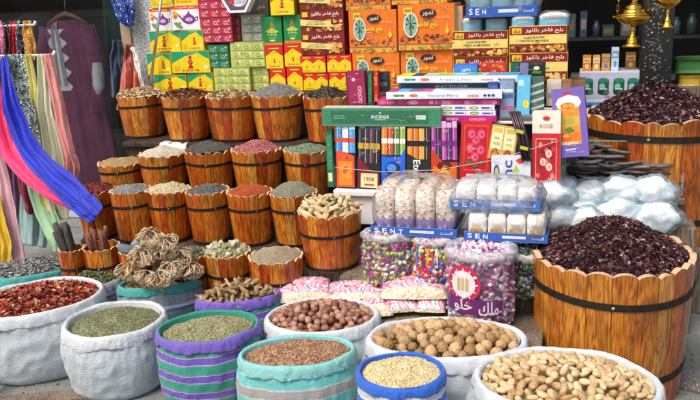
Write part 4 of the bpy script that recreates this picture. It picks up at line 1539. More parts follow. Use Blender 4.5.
GG = 'green tea cartons with an orange foot'
RG = 'red and yellow tea cartons'
carton('red and yellow tea carton, left of the lowest pair below the green ones', 270, 69, 286, 91, YB, .16, '#d8261c', redyellow(1), group=RG)
carton('red and yellow tea carton in the lowest row beside the date stack', 287, 67, 303, 90, YB, .16, '#d8261c', redyellow(1), group=RG)
carton('red and yellow tea carton directly under the first green carton', 265, 46, 283, 69, YB, .16, '#d8261c', redyellow(1), group=RG)
carton('red and yellow tea carton directly under the second green carton', 284, 44, 302, 67, YB, .16, '#d8261c', redyellow(1), group=RG)
carton('green tea carton with an orange foot, next to the grey green packs', 262, 17, 282, 46, YB, .16, '#128a45', pyramid, group=GG, side=lambda f: f.rect(0, 0, 1, 1, '#0e6e38'))
carton('green tea carton with an orange foot, next to the date boxes', 283, 15, 301, 44, YB, .16, '#128a45', pyramid, group=GG)
carton('bright yellow tea carton with a red figure above the green cartons', 270, -10, 294, 16, YB - .02, .15, YEL, house('#d8261c', '#f2d418', RED, False), group=RG, side=lambda f: f.rect(0, 0, 1, 1, '#c8a410'))
for (lab, a, b_, c_, d_) in (('double red and yellow tea pack, lowest one beside the dark pods', 303, 73, 328, 92), ('double red and yellow tea pack, lowest one behind the magenta box', 329, 72, 352, 91),
                             ('double red and yellow tea pack, upper one below the date stack', 300, 56, 326, 73), ('double red and yellow tea pack, upper one beside the orange date box', 327, 55, 352, 72)):
    carton(lab, a, b_, c_, d_, YB, .16, '#d8261c', redyellow(2), group=RG)
GD = 'dark red cartons of dates with almonds'
for (lab, a, b_, c_, d_) in (('dark red almond date box, lowest of the narrow stack', 301, 33, 345, 56), ('dark red almond date box, middle of the narrow stack', 300, 10, 344, 33),
                             ('dark red almond date box, topmost of the narrow stack', 299, -14, 343, 10)):
    carton(lab, a, b_, c_, d_, YB, .2, '#7a2a12', almonds_dark, group=GD)
GO = 'orange date boxes'
carton('orange date box in the lower row, beside the tea packs', 353, 53, 400, 95, YB - .02, .2, '#ec7a1c', orange, group=GO, side=creamside)
carton('orange date box in the lower row, behind the white incense boxes', 401, 50, 453, 94, YB - .02, .2, '#ec7a1c', orange, group=GO, side=creamside)
carton('orange date box in the middle row, beside the almond date stack', 349, 10, 397, 53, YB - .02, .2, '#ec7a1c', orange, group=GO, side=creamside)
carton('orange date box in the middle row, largest and next to the blue tray', 398, 4, 455, 50, YB - .04, .2, '#ec7a1c', orange, group=GO, side=creamside)
carton('orange date box of the top row, cut off above the stack', 345, -26, 390, 10, YB - .02, .2, '#ec7a1c', orange, group=GO, side=creamside)
carton('orange date box of the top row, above the largest one', 391, -30, 447, 4, YB - .03, .2, '#ec7a1c', orange, group=GO, side=creamside)
carton('orange date box standing end on behind the blue tray', 456, 6, 463, 52, YB + .02, .2, '#c9703a', creamside, group=GO)
GA = 'cream and red cartons of dates with almonds'
carton('almond date carton half hidden below, on the incense side', 453, 57, 507, 84, YB - .05, .2, '#e8d070', almonds, group=GA)
carton('almond date carton half hidden below, at the dark shop side', 509, 53, 568, 81, YB - .12, .2, '#e8d070', almonds, group=GA, side=lambda f: (f.rect(0, 0, 1, 1, '#d8b85a'), f.rect(0, .68, 1, 1, '#7c1812'), f.rect(0, 0, 1, .3, '#8a3a18')))
carton('almond date carton of the upper row, on the orange box side', 452, 31, 508, 57, YB - .05, .2, '#e8d070', almonds, group=GA)
carton('almond date carton of the upper row, at the dark shop side', 509, 26, 567, 53, YB - .12, .2, '#e8d070', almonds, group=GA, side=lambda f: (f.rect(0, 0, 1, 1, '#d8b85a'), f.rect(0, .68, 1, 1, '#7c1812'), f.rect(0, 0, 1, .3, '#8a3a18')))
b = MB()
zb = PY(505, 82, YB - .1).z - .003
b.cbox((.0, 0, (zb - T_E) / 2), (.72, .16, zb - T_E - .002), paint('#8a6a48', .7, .1))
# support under the almond cartons (a plain brown carton)
p = PY(512, 82, YB - .05)
tag(b.build('brown_carton', None, (p.x, YB + .02, T_E + .001)), 'plain brown carton carrying the almond date boxes', 'box')

# blue wrapped packs and the blue tray above the almond cartons
def sweetpack(label, px0, py0, px1, py1, y, dep, group):
    p0, p1 = PY(px0, py1, y), PY(px1, py0, y)
    W, H = p1.x - p0.x, p1.z - p0.z
    root = thing('wrapped_pack', label, 'wrapped pack', ((p0.x + p1.x) / 2, y, PY((px0 + px1) / 2, py1, y).z), random.uniform(-.05, .05), group)
    b1, w1 = paint('#86d8f6', .35, .08, coat=.3), paint('#e9e6e2', .4, .06, coat=.3)
    mb = MB()
    rows = []
    for i in range(9):
        t = i / 8
        e = 1 - .35 * max(0, t - .72) / .28 * max(0, t - .72) / .28 * 2
        rows.append([((W / 2 * .96) * e * sg(math.cos(a), .5), dep / 2 + dep / 2 * .96 * e * sg(math.sin(a), .5), H * .94 * t) for a in [2 * math.pi * k / 20 for k in range(20)]])
    mb.grid(rows[:6], b1, True, True)
    mb.grid(rows[5:], w1, True, True)
    mb.addp(rows[-1], [list(range(20))], w1)
    f = Face(mb, (-W * .44, -.0004, H * .1), (W * .88, 0, 0), (0, 0, H * .6))
    f.text(arabic('حلوى'), .5, .4, .5, '#f4f8fa', True, .4)
    f.ell(.5, .92, .42, .16, '#c9b8ac')
    mb.build('pack', root)
    fm = MB()
    fr = []
    for i in range(10):
        t = i / 9
        e = 1.02 - .5 * max(0, t - .6) ** 2 * 4
        fr.append([((W / 2) * e * sg(math.cos(a), .5) * (1 + .03 * noise.noise((a * 3, t * 7, px0))), dep / 2 + (dep / 2 + .004) * e * sg(math.sin(a), .5), .001 + H * (t + .05 * noise.noise((a * 2, t * 5, px0)) * t)) for a in [2 * math.pi * k / 26 for k in range(26)]])
    fm.grid(fr, FILM, True, True)
    fm.addp(fr[-1], [list(range(26))], FILM)
    fm.build('clear_wrap', root)
    return root


def sg(x, p): return math.copysign(abs(x) ** p, x)


zt = 0
for i, (a, b_, lab) in enumerate(((461, 482, 'blue and white wrapped pack, first on the almond cartons'), (484, 508, 'blue and white wrapped pack, second on the almond cartons'), (510, 535, 'blue and white wrapped pack, third on the almond cartons'), (537, 570, 'broad blue and white wrapped pack at the end of the row'))):
    yy = YB - .05 if i < 2 else YB - .12
    sweetpack(lab, a, 15 - i * .9 - (2 if i > 2 else 0), b_, (31.5 if i < 2 else 26.5), yy + .012, .15, 'blue wrapped packs on the almond cartons')


def tray(label, px0, px1, pyb, y, dep, zb=None, hh=None, strip=9.0, words=('S E N', 'السنت'), colour='#2f5fb8', group='blue snack trays'):
    """shallow blue card tray under film; lettering on its front lip"""
    pm = PY((px0 + px1) / 2, pyb, y)
    x0, x1 = PY(px0, pyb, y).x, PY(px1, pyb, y).x
    W = x1 - x0
    zb = pm.z if zb is None else zb
    hs = strip / SC(pm)
    root = thing('snack_tray', label, 'tray', ((x0 + x1) / 2, y, zb), 0.0, group)
    mb = MB()
    bl = paint(colour, .35, .08, coat=.3)
    t = .004
    mb.cbox((0, dep / 2, t / 2), (W, dep, t), bl)
    mb.cbox((0, t / 2, hs / 2 + t), (W, t, hs), bl)
    mb.cbox((0, dep - t / 2, hs / 2 + t), (W, t, hs), bl)
    for s in (-1, 1): mb.cbox((s * (W / 2 - t / 2), dep / 2, hs / 2 + t), (t, dep - 2 * t - .001, hs), bl)
    f = Face(mb, (-W / 2, -.0001, t), (W, 0, 0), (0, 0, hs))
    for i, ch in enumerate(words[0].replace(' ', '')):
        f.text(ch, .07 + .095 * i, .52 - .03 * i, .055, '#eef3fa', True, .62)
    f.rect(.46, .34, .74, .68, '#dfe3e6')
    f.text(arabic(words[1]), .88, .5, .14, '#eef3fa', True, .5)
    mb.build('card_tray', root)
    return root, W, hs


def wrapfilm(root, W, dep, z0, H, mat, sd, bulge=1.05, name='clear_wrap', flop=.10):
    fm = MB()
    rows = []
    n = 60
    for i in range(13):
        t = i / 12
        e = 1.0 + (bulge - 1) * math.sin(math.pi * min(1, t * 1.2)) - .42 * max(0, t - .62) ** 1.5 * 3.2
        row = []
        for k in range(n):
            a = 2 * math.pi * k / n
            q = 1 + flop * noise.noise((math.cos(a) * 2.3 + sd, math.sin(a) * 2.3, t * 3.1)) + flop * .5 * noise.noise((math.cos(a) * 6 + sd, math.sin(a) * 6, t * 8))
            row.append((W / 2 * e * q * sg(math.cos(a), .45), dep / 2 + dep / 2 * e * q * sg(math.sin(a), .45), z0 + H * (t + .10 * t * noise.noise((math.cos(a) * 1.7 + sd, math.sin(a) * 1.7, t * 2 + 9)))))
        rows.append(row)
    for tt in (.6, .25, .02):
        rows.append([((x) * tt, dep / 2 + (y - dep / 2) * tt, z + H * (.06 * (1 - tt)) + H * .08 * noise.noise((x * 30, y * 30, sd))) for x, y, z in rows[12]])
    fm.grid(rows, mat, True, True)
    return fm.build(name, root)


# top tray over the wrapped packs
r0, W, hs = tray('blue card tray of wrapped snacks above the almond cartons', 466, 537, 17, YB - .10, .2, words=('SEN', 'السنت'), strip=10)
for i, (a, b_, lab) in enumerate(((468, 489, 'light blue wrapped pack in the top tray, first'), (490, 512, 'light blue wrapped pack in the top tray, middle'), (513, 535, 'light blue wrapped pack in the top tray, last'))):
    sweetpack(lab, a, -14, b_, 15.5 - i, YB - .085, .15, 'light blue packs in the top tray')
wrapfilm(r0, W, .2, .004, .2, FILMB, 3.3)

# ================================================================== incense table
YT = 3.30
ZT = .63
tb = thing('incense_table', 'white table under the upright incense packets', 'table', (-.55, 0, 0))
b = MB(); b.cbox((-.015, 3.58, ZT - .016), (1.03, .62, .03), WHITE, .006); b.build('table_top', tb)
b = MB(); b.cbox((-.015, 3.30, ZT - .10), (.99, .012, .135), WHITE, .003); b.build('apron', tb)
for x in (-.45, .44):
    for y in (3.33, 3.84):
        b = MB(); b.cbox((x, y, (ZT - .033) / 2), (.045, .045, ZT - .034), WHITE, .004); b.build('leg', tb)
# rack over the packets: shelf that carries the long boxes
ZS = .93
rk = thing('display_rack', 'white wire rack carrying the long incense boxes over the packets', 'rack', (-.55, 0, ZT))
b = MB(); b.cbox((-.02, 3.60, ZS - ZT - .009), (1.02, .40, .012), WHITE, .003); b.build('shelf_board', rk)
for x in (-.50, .46):
    for y in (3.44, 3.76):
        b = MB(); b.tube([(x, y, .001), (x, y, ZS - ZT - .015)], .006, 8, STEEL); b.build('upright', rk)
b = MB(); b.tube([(-.52, YT - .012, .10), (-.3, YT - .014, .085), (-.05, YT - .016, .10), (.2, YT - .016, .15), (.46, YT - .012, .235)], .0015, 6, paint('#c9c9c6', .5, .05)); b.build('retaining_wire', rk)


def packet(label, px0, py0, px1, py1, y, depth, base, art, group='upright incense packets', name='incense_packet', lean=.10, tilt=0.0, side=None, top=None, z=None, yaw=0.0, sticks=None):
    xm, ym = (px0 + px1) / 2, (py0 + py1) / 2
    x0, x1 = PY(px0, ym, y).x, PY(px1, ym, y).x
    z0, z1 = PY(xm, py1, y).z, PY(xm, py0, y).z
    if z is not None: z0 = z
    W, H = x1 - x0 - .002, z1 - z0
    mb = MB()
    mb.cbox((0, depth / 2, H / 2), (W, depth, H), paint(base, .32, .06, coat=.4), .0012)
    art(Face(mb, (-W / 2, -.0001, 0), (W, 0, 0), (0, 0, H)))
    if side:
        Face(mb, (-W / 2 - .0001, depth, 0), (0, -depth, 0), (0, 0, H)).rect(.02, .01, .98, .99, side)
        Face(mb, (W / 2 + .0001, 0, 0), (0, depth, 0), (0, 0, H)).rect(.02, .01, .98, .99, side)
    if top: Face(mb, (-W / 2, 0, H + .0001), (W, 0, 0), (0, depth, 0)).rect(.02, .02, .98, .98, top)
    ff = Face(mb, (-W / 2, -.0001, 0), (W, 0, 0), (0, 0, H))
    ff.k = 40
    for _ in range(7):
        u_, v_ = random.uniform(.08, .7), random.uniform(.04, .95)
        for q in range(random.randint(1, 3)):
            x_ = u_
            while x_ < min(.93, u_ + random.uniform(.12, .3)):
                w_ = random.uniform(.02, .05)
                ff.rect(x_, v_ - .014 * q, x_ + w_, v_ - .014 * q + .006, random.choice(['#e8dcc0', '#f0e6d2', '#3a2a24', '#c8a860']))
                ff.k -= 1
                x_ += w_ + .015
    o = mb.build(name, None, ((x0 + x1) / 2, y, z0), yaw)
    o.rotation_euler = (-lean, tilt + random.uniform(-.025, .025), yaw + random.uniform(-.06, .06))
    tag(o, label, 'incense packet', group)
    return o


def tubes(cols, capc=None, v0=.55, v1=1.0, n=4, stripe=None):
    """upright hexagonal incense cartons showing over the packet front"""
    def d(f):
        f.rect(0, v0, 1, v1, '#1c1a22')
        for i in range(n):
            u0, u1 = (i + .06) / n, (i + .94) / n
            f.rect(u0, v0, u1, v1 - .02 * (i % 2), cols[i % len(cols)])
            um = u0 + (u1 - u0) * .3
            f.rect(um, v0, um + .05 / n, v1 - .03, '#f2f0ee')
            if capc: f.rect(u0, v1 - .09, u1, v1 - .02 * (i % 2), capc)
            if stripe: f.rect(u0, v0 + (v1 - v0) * .35, u1, v0 + (v1 - v0) * .5, stripe)
    return d


def a_orange(f):
    f.rect(0, 0, 1, 1, '#1d1f3c')
    tubes(['#3f8fd8', '#dfe8f2', '#4aa0e0'], '#cfe0f0', .55, 1, 3, '#d84a3a')(f)
    f.poly([(.06, .02), (.94, .02), (.94, .5), (.5, .56), (.06, .58)], '#e2521c')
    f.rect(.16, .05, .84, .42, '#f08a1e')
    f.ell(.5, .28, .2, .1, '#f6b44a', 16); f.ell(.5, .28, .15, .075, '#e8661c', 16)
    f.ell(.62, .2, .14, .06, '#f2a03a', 12)


def a_blackyel(f):
    f.rect(0, 0, 1, 1, '#241a20')
    tubes(['#2a2434', '#3a2c3c', '#54303a', '#24202c'], '#4a4460', .4, 1, 4, '#c8a63a')(f)
    f.poly([(.0, .02), (1, .02), (1, .24), (.55, .3), (.2, .42), (0, .5)], '#7a1a20')
    f.poly([(.15, .02), (.9, .02), (.9, .24), (.15, .24)], '#efe3a8')
    f.text('1908', .52, .15, .45, '#6a5a3a', True, .08)
    f.rect(.3, .05, .75, .08, '#c84a3a')


def a_blue(f):
    f.rect(0, 0, 1, 1, '#15306a')
    tubes(['#e08a2a', '#d04a1e', '#56803a', '#8ab84a'], '#f0d8a0', .52, 1, 4, '#f2f0ea')(f)
    f.poly([(.02, .02), (.98, .02), (.98, .62), (.8, .5), (.4, .48), (.02, .5)], '#1c66d8')
    f.ell(.48, .3, .32, .12, '#0c2c6a', 18)
    f.ell(.42, .33, .2, .06, '#3f8fe8', 14)
    f.text('INCENSE', .5, .11, .55, '#dfeafc', True, .06)


def a_eternal(f):
    f.rect(0, 0, 1, 1, '#15161a')
    tubes(['#e8921e', '#d87418', '#f0a83a', '#2a2420'], '#3a2c20', .46, 1, 4, '#1c1a18')(f)
    f.poly([(.0, .02), (1, .02), (1, .45), (.6, .43), (.0, .55)], '#1e2422')
    f.text('Eternal', .42, .25, .40, '#f4f4f0', True, .5, rot=-1)
    f.ell(.82, .22, .1, .06, '#d8506a', 12)


def a_purpletubes(f):
    f.rect(0, 0, 1, 1, '#201418')
    tubes(['#b03aa0', '#2c1c30', '#c84ab0', '#5a2a6a'], '#e0b0d8', .45, 1, 5, '#7a2a80')(f)
    f.poly([(0, .02), (1, .02), (1, .42), (.45, .42), (.1, .58), (0, .6)], '#c83a12')
    f.rect(.06, .05, .94, .36, '#e8701a')
    f.ell(.5, .22, .28, .09, '#f6b83a', 14)
    f.poly([(.2, .36), (.35, .3), (.5, .4), (.62, .3), (.8, .36), (.7, .42), (.3, .42)], '#5a1a10')
    f.text('INCENSE', .5, .09, .5, '#f8e0b0', True, .05)


def a_redrose(f):
    f.rect(0, 0, 1, 1, '#c8161c')
    f.rect(.1, .3, .9, .95, '#e03a34')
    f.rect(.14, .33, .86, .92, '#b80f1c')
    for (u, v) in ((.5, .74), (.32, .62), (.66, .6), (.48, .5), (.36, .82), (.68, .82)):
        f.ell(u, v, .15, .075, '#d83058', 12); f.ell(u, v, .1, .05, '#ee6a88', 10); f.ell(u + .02, v, .05, .026, '#c81e44', 8)
    for (u, v) in ((.28, .42), (.7, .42), (.5, .38)): f.poly([(u - .1, v), (u, v + .03), (u + .1, v), (u, v - .03)], '#2f7a3a')
    f.rect(.22, .05, .78, .26, '#f1ece4')
    f.text('1908', .5, .155, .42, '#5a3a34', True, .09)


packet('narrow green incense packet at the end of the upright row', 326, 130, 333, 188, YT + .01, .03, '#1f6a48', lambda f: (f.rect(.1, .3, .9, .9, '#2f8a5a'), f.rect(.2, .1, .8, .25, '#e8e0a0')), z=ZT + .001)
packet('blue tubed incense packet with an orange pictured on its front', 334, 124, 355, 188, YT, .035, '#1d1f3c', a_orange, z=ZT + .001)
packet('maroon incense packet with dark sticks and a cream label', 356, 124, 379, 188, YT, .035, '#241a20', a_blackyel, z=ZT + .001)
packet('bright blue incense packet with orange and green tubes', 380, 123, 405, 187, YT, .035, '#15306a', a_blue, z=ZT + .001)
packet('black incense packet with slanting white script', 406, 123, 430, 187, YT, .035, '#15161a', a_eternal, z=ZT + .001)
packet('orange and black incense packet with magenta tubes', 431, 122, 458, 187, YT, .035, '#201418', a_purpletubes, z=ZT + .001)
packet('red incense packet picturing pink roses', 459, 122, 490, 186, YT, .04, '#c8161c', a_redrose, z=ZT + .001, side='#a01018')


def a_rose(f):
    f.rect(0, 0, 1, 1, '#efe6d8')
    f.rect(.0, .12, 1, .74, '#cf2430')
    f.rect(.13, .16, .87, .68, '#f0b8a0')
    f.rect(.15, .17, .85, .67, '#b81826')
    for i in range(26):
        u, v = random.uniform(.22, .78), random.uniform(.21, .63)
        f.ell(u, v, .075, .035, random.choice(['#d84050', '#c02838', '#e88a80', '#901420']), 9)
        f.k -= .6
    f.k += 1
    for (u, v) in ((.6, .5), (.4, .4), (.62, .34)):
        f.ell(u, v, .11, .05, '#f3d8c8', 11); f.ell(u, v, .06, .028, '#e6a08c', 9)
    f.ell(.5, .92, .13, .024, '#c83a34', 14)
    f.text('ROSE', .5, .83, .46, '#a88a5c', False, .06)


def a_oranges(f):
    f.rect(0, 0, 1, 1, '#7a62b8')
    f.rect(.14, .18, .8, .80, '#e8982a')
    f.ell(.47, .93, .16, .022, '#c8343a', 14)
    f.poly([(.1, .78), (.2, .86), (.5, .9), (.8, .86), (.88, .78), (.8, .72), (.2, .72)], '#f4efe6')
    f.ell(.46, .745, .22, .045, '#c85a1a', 14); f.ell(.4, .745, .09, .035, '#f2a23a', 10); f.ell(.56, .745, .09, .035, '#f2a23a', 10)
    f.rect(.16, .44, .8, .58, '#d8b04a')
    f.ell(.34, .29, .2, .075, '#e2661a', 14); f.ell(.66, .3, .16, .07, '#ee7a22', 14); f.ell(.36, .31, .1, .03, '#f6a24a', 10)
    f.poly([(.3, .4), (.5, .44), (.62, .38), (.44, .35)], '#4a8a2a')
    f.ell(.46, .52, .17, .05, '#b8a83a', 12)
    f.text('ORANGE', .46, .205, .5, '#fff2d8', True, .05)
    f.rect(.3, .1, .62, .12, '#d8cfee')


packet('tall cream and red incense packet reading rose', 532, 112, 561, 184, YT - .01, .05, '#efe6d8', a_rose, lean=.06, side='#d8cdbc', top='#efe6d8', z=ZT + .001)
packet('tilted purple incense packet picturing oranges', 557, 88, 591, 157, YT + .02, .045, '#7a62b8', a_oranges, lean=.12, tilt=-.10, side='#6a52a8', top='#8a72c8')


def a_ianc(f):
    f.rect(0, 0, 1, 1, '#dfe4ea')
    f.ell(.14, .55, .08, .22, '#3a4a9a', 14); f.ell(.14, .55, .05, .15, '#d8c86a', 10)
    f.text('ianc', .42, .5, .75, '#3f4fa0', True, .25, rot=1)
    for (u, v, c) in ((.64, .66, '#a8cf3a'), (.64, .46, '#7fc03a'), (.62, .22, '#2f9a4a')): f.poly([(u - .1, v - .08), (u, v + .1), (u + .1, v - .08)], c)
    f.poly([(.62, .88), (.76, .96), (.84, .84), (.72, .78)], '#d83a2a')
    f.text('incense', .87, .3, .4, '#2a5ab0', True, .1, rot=1)


packet('white packet with green leaf marks below the bottle carton', 491, 156, 531, 186, YT - .03, .05, '#dfe4ea', a_ianc, lean=.08, z=ZT + .001)


def a_bottles(f):
    f.rect(0, 0, 1, 1, '#caa24a')
    for i in range(2):
        u = .04 + .48 * i
        f.rect(u, .3, u + .42, .95, '#efe3b4')
        f.rect(u + .04, .78, u + .38, .92, '#d8b84a')
        f.text('OIL', u + .21, .62, .2, '#8a6a2a', True)
        f.rect(u + .08, .42, u + .34, .5, '#b8c86a')
        f.poly([(u + .06, .02), (u + .36, .02), (u + .36, .2), (u + .27, .32), (u + .15, .32), (u + .06, .2)], '#9a4a12')
        f.ell(u + .21, .14, .1, .07, '#d88a2a', 10)


packet('gilded carton with two small bottles shown on it', 487, 126, 514, 160, YT - .008, .03, '#caa24a', a_bottles, lean=.14, tilt=.14)
# bundle of wrapped dark sticks leaning beside it
mb = MB()
DK = paint('#3c2028', .35, .25, scale=60, coat=.3)
LG = paint('#b8c83a', .4, .1)
p = PY(527, 160, YT - .012)
for i in range(5):
    x = (i - 2) * .0075
    mb.tube([(x, .012 * (i % 2), 0), (x - .02, .012 + .012 * (i % 2), .1), (x * 1.3 - .055, .03 + .01 * (i % 2), .205)], [.0058, .0062, .005], 8, DK)
for (z, sh) in ((.055, -.011), (.125, -.03)):
    mb.cbox((sh, -.004, z), (.034, .004, .014), LG, .001, Matrix.Rotation(.25, 3, 'Y'))
tag(mb.build('stick_bundle', None, (p.x, p.y - .02, p.z)), 'bundle of dark wrapped sticks with lime bands beside the rose packet', 'stick bundle')

# ------------------------------------------------------------------ long boxes on the rack shelf
LB = 'long incense boxes stacked on the rack'


def longbox(label, px0, py0, px1, py1, y, dep, base, art, z=None, yaw=0.0, top=None, topart=None, side=None, group=LB):
    return carton(label, px0, py0, px1, py1, y, dep, base, art, name='incense_box', cat='incense box', group=group, yaw=yaw, side=side, snap=False, topart=topart or (lambda f: f.rect(0, 0, 1, 1, top)) if (top or topart) else None)


def a_green(f):
    f.rect(0, 0, 1, 1, '#5f9a78')
    f.rect(.005, .06, .995, .94, '#3f8a66')
    f.rect(.08, .14, .90, .86, '#2f7554')
    f.text('INCENSE', .50, .52, .15, '#e8f0e8', True, .2)
    f.ell(.5, .74, .008, .05, '#e8f0e8', 6)
    f.rect(.45, .34, .55, .38, '#bcd4c4')
    f.rect(.80, .38, .88, .62, '#d8e4dc'); f.rect(.10, .42, .2, .47, '#8fb8a0'); f.rect(.10, .55, .19, .6, '#8fb8a0')


longbox('long green incense box lying foremost on the rack', 322, 108, 441, 126.5, YT + .02, .075, '#4a8a6a', a_green, top='#c9cfc0', side=lambda f: (f.rect(0, 0, 1, 1, '#9aa398'), f.ell(.5, .5, .3, .35, '#b07a8a', 12), f.ell(.5, .5, .15, .2, '#d8d0c8', 10)))


def a_white(txt, dots=True):
    def art(f):
        f.rect(0, 0, 1, 1, '#eef1f4')
        f.rect(.02, .08, .98, .14, '#b8c4d8')
        f.ell(.09, .5, .035, .22, '#4aa83a', 10); f.ell(.14, .5, .02, .18, '#2a8a5a', 10); f.ell(.24, .5, .04, .24, '#e07a3a', 12)
        f.text(txt, .5, .5, .26, '#8a94b0', False, .4)
        f.text('INCENSE', .76, .42, .09, '#d8343a', True, .3)
        for i in range(3): f.ell(.86 + .035 * i, .46, .014, .2, '#2a3a8a', 9)
    return art


def a_pink(f):
    f.rect(0, 0, 1, 1, '#b82a78')
    f.blobs(0, 0, 1, 1, 26, .03, ['#d85a9a', '#e88ab8', '#a01860', '#c83a88'])


def a_logo(f):
    f.rect(0, 0, 1, 1, '#e8edf2')
    for u in (.12, .62):
        f.ell(u, .5, .09, .34, '#4a9a3a', 14); f.ell(u, .5, .06, .2, '#d8e88a', 12)
        f.rect(u + .14, .3, u + .3, .7, '#5a5ab8')
        f.rect(u + .32, .15, u + .335, .85, '#d83a9a')


def a_mag(f):
    f.rect(0, 0, 1, 1, '#b81a86')
    f.text('INCENSE', .2, .5, .22, '#f0c8e4', True, .5)
    f.text('GARDEN', .66, .5, .3, '#e8a8d8', True, .5)


YL = YT + .10
longbox('magenta long incense box, lowest of the right hand stack on the rack', 441, 116, 497, 122, YL - .03, .10, '#b81a86', a_mag, side=lambda f: f.rect(0, 0, 1, 1, '#8a1264'))
longbox('white long incense box with green logos, lower of its pair', 441, 110.5, 496, 115.6, YL - .03, .10, '#e8edf2', a_logo, side=lambda f: f.rect(0, 0, 1, 1, '#c03a8a'))
longbox('white long incense box with green logos, upper of its pair', 441, 105, 495, 110.2, YL - .03, .10, '#e8edf2', a_logo, side=lambda f: f.rect(0, 0, 1, 1, '#c03a8a'))
longbox('floral pink long incense box under the big white one', 377, 99.5, 500, 105, YL - .02, .12, '#b82a78', a_pink, side=lambda f: f.rect(0, 0, 1, 1, '#8a1a5a'))
longbox('big white long incense box facing the street', 386, 92, 502, 99.3, YL - .05, .14, '#eef1f4', a_white('Natural Flora'), topart=lambda f: (f.rect(0, 0, 1, 1, '#e4e9ee'), f.rect(.0, .0, .09, 1, '#b03a90'), f.rect(.09, .05, .19, .95, '#6ab8e0'), f.rect(.19, .05, .31, .95, '#8a6aa8'), f.rect(.31, .05, .4, .95, '#d85a9a'), f.lines(.45, .95, .75, 4, .16, .04, '#9aa4b8')), side=lambda f: f.rect(0, 0, 1, 1, '#9aa8c0'))
# shelf riser of small boxes under the upper long ones
longbox('dark teal long incense box under the pale topmost one', 398, 83, 507, 90, YL + .10, .10, '#2f5a5a', lambda f: (f.rect(0, 0, 1, 1, '#3a5a62'), f.text('INCENSE', .5, .5, .3, '#c8d8d4', True, .5)), top='#3a5a62', side=lambda f: f.rect(0, 0, 1, 1, '#2a4448'))
longbox('pale blue white long incense box topmost of the stack', 396, 76, 518, 83, YL + .04, .13, '#cfdbe6', a_white('Fresh Linen'), topart=lambda f: (f.rect(0, 0, 1, 1, '#cfe0d8'), f.rect(0, .0, .12, 1, '#e8d83a'), f.rect(.12, .05, .22, .95, '#2a2a3a'), f.rect(.22, .05, .75, .95, '#a8d8c0'), f.ell(.4, .5, .08, .3, '#8acf3a', 12), f.ell(.64, .5, .07, .3, '#5ab08a', 12), f.rect(.75, .05, 1, .95, '#5aa0d8')), side=lambda f: f.rect(0, 0, 1, 1, '#8fa4c0'))

# upright and small packets standing on the rack beside the long boxes
SP = 'small packets standing about on the rack'


def small(label, px0, py0, px1, py1, y, dep, base, art, tilt=0.0, lean=.05):
    return packet(label, px0, py0, px1, py1, y, dep, base, art, group=SP, lean=lean, tilt=tilt, side=base, top=base)


small('leaning magenta incense box with pale upright lettering', 347, 71, 366, 105, YL + .02, .06, '#8a1a4a', lambda f: (f.rect(0, 0, 1, 1, '#9a1f50'), f.text('GOOD', .7, .3, .5, '#e8b8c8', True, .3, rot=1), f.ell(.4, .75, .1, .06, '#e8b8c8', 8), f.rect(.0, 0, .08, 1, '#6a1038')), tilt=-.04)
small('thin dark green incense box beside the magenta one', 367, 71, 372, 105, YL + .03, .05, '#1f5a40', lambda f: f.rect(.2, .1, .8, .9, '#2f7a52'))
small('thin red incense box between the green and the dark one', 373, 71, 378, 102, YL + .04, .05, '#c8281c', lambda f: f.blobs(0, 0, 1, 1, 10, .3, ['#e85a3a', '#a01810', '#e88a3a']))
small('dark square packet behind the big white incense box', 379, 72, 388, 92, YL + .10, .05, '#1f2a34', lambda f: (f.rect(.1, .3, .9, .5, '#5a6a7a'), f.rect(.1, .6, .9, .9, '#2a3a44')))
small('bright blue carton beside the red one above the long boxes', 454, 64, 478, 76, YL + .2, .06, '#2f6fd0', lambda f: (f.rect(.05, .1, .95, .9, '#3f86e0'), f.text(arabic('بخور'), .5, .5, .4, '#e8f0fc', True)))
small('red carton with yellow flecks above the long boxes', 480, 63, 507, 74, YL + .2, .06, '#c82a1c', lambda f: (f.blobs(0, 0, 1, 1, 14, .07, ['#e8a03a', '#e85a2a', '#a01810'])))
small('black carton with a lime square above the long boxes', 510, 62, 545, 78, YL + .16, .06, '#1c2a24', lambda f: (f.rect(.28, .1, .52, .95, '#7a7aa8'), f.rect(.6, .25, .95, .75, '#14201c'), f.ell(.76, .62, .09, .12, '#e8f0e0', 10), f.text('GOLD', .77, .36, .26, '#8ac83a', True, .2), f.rect(0, .1, .24, .95, '#2a5a4a')))
small('grey blue upright incense box beside the bright sky blue one', 500, 79, 515, 118, YL, .05, '#7a92b0', lambda f: (f.rect(.06, .05, .94, .95, '#8aa0bc'), f.rect(.1, .66, .9, .74, '#e8ecf2'), f.rect(.1, .5, .9, .62, '#4a62a0'), f.rect(.1, .2, .9, .3, '#c05a9a')))
small('sky blue upright incense box with a yellow disc', 516, 76, 530, 116, YL - .02, .05, '#5ab4dc', lambda f: (f.rect(.04, .03, .96, .97, '#6ac2e6'), f.ell(.7, .3, .24, .1, '#e8d83a', 12), f.rect(.1, .75, .5, .9, '#bfe4f2')), tilt=.03)
small('deep blue upright incense box behind the grey one', 488, 82, 499, 118, YL + .03, .05, '#2a4a90', lambda f: (f.rect(.1, .1, .9, .9, '#3a5aa4'), f.rect(.1, .7, .9, .8, '#e0e4f0')))
small('green grey striped upright incense box by the pale pouch', 531, 77, 545, 114, YL, .05, '#4a6a5c', lambda f: [f.poly([(0, .1 + .2 * k), (1, .2 + .2 * k), (1, .27 + .2 * k), (0, .17 + .2 * k)], '#b8c4bc') for k in range(4)], tilt=-.03)
small('cream carton behind the purple oranges packet', 546, 80, 561, 106, YL + .06, .05, '#d8cfb8', lambda f: (f.rect(.1, .3, .9, .5, '#b89a6a'), f.rect(.1, .62, .9, .85, '#c8bfa8')))
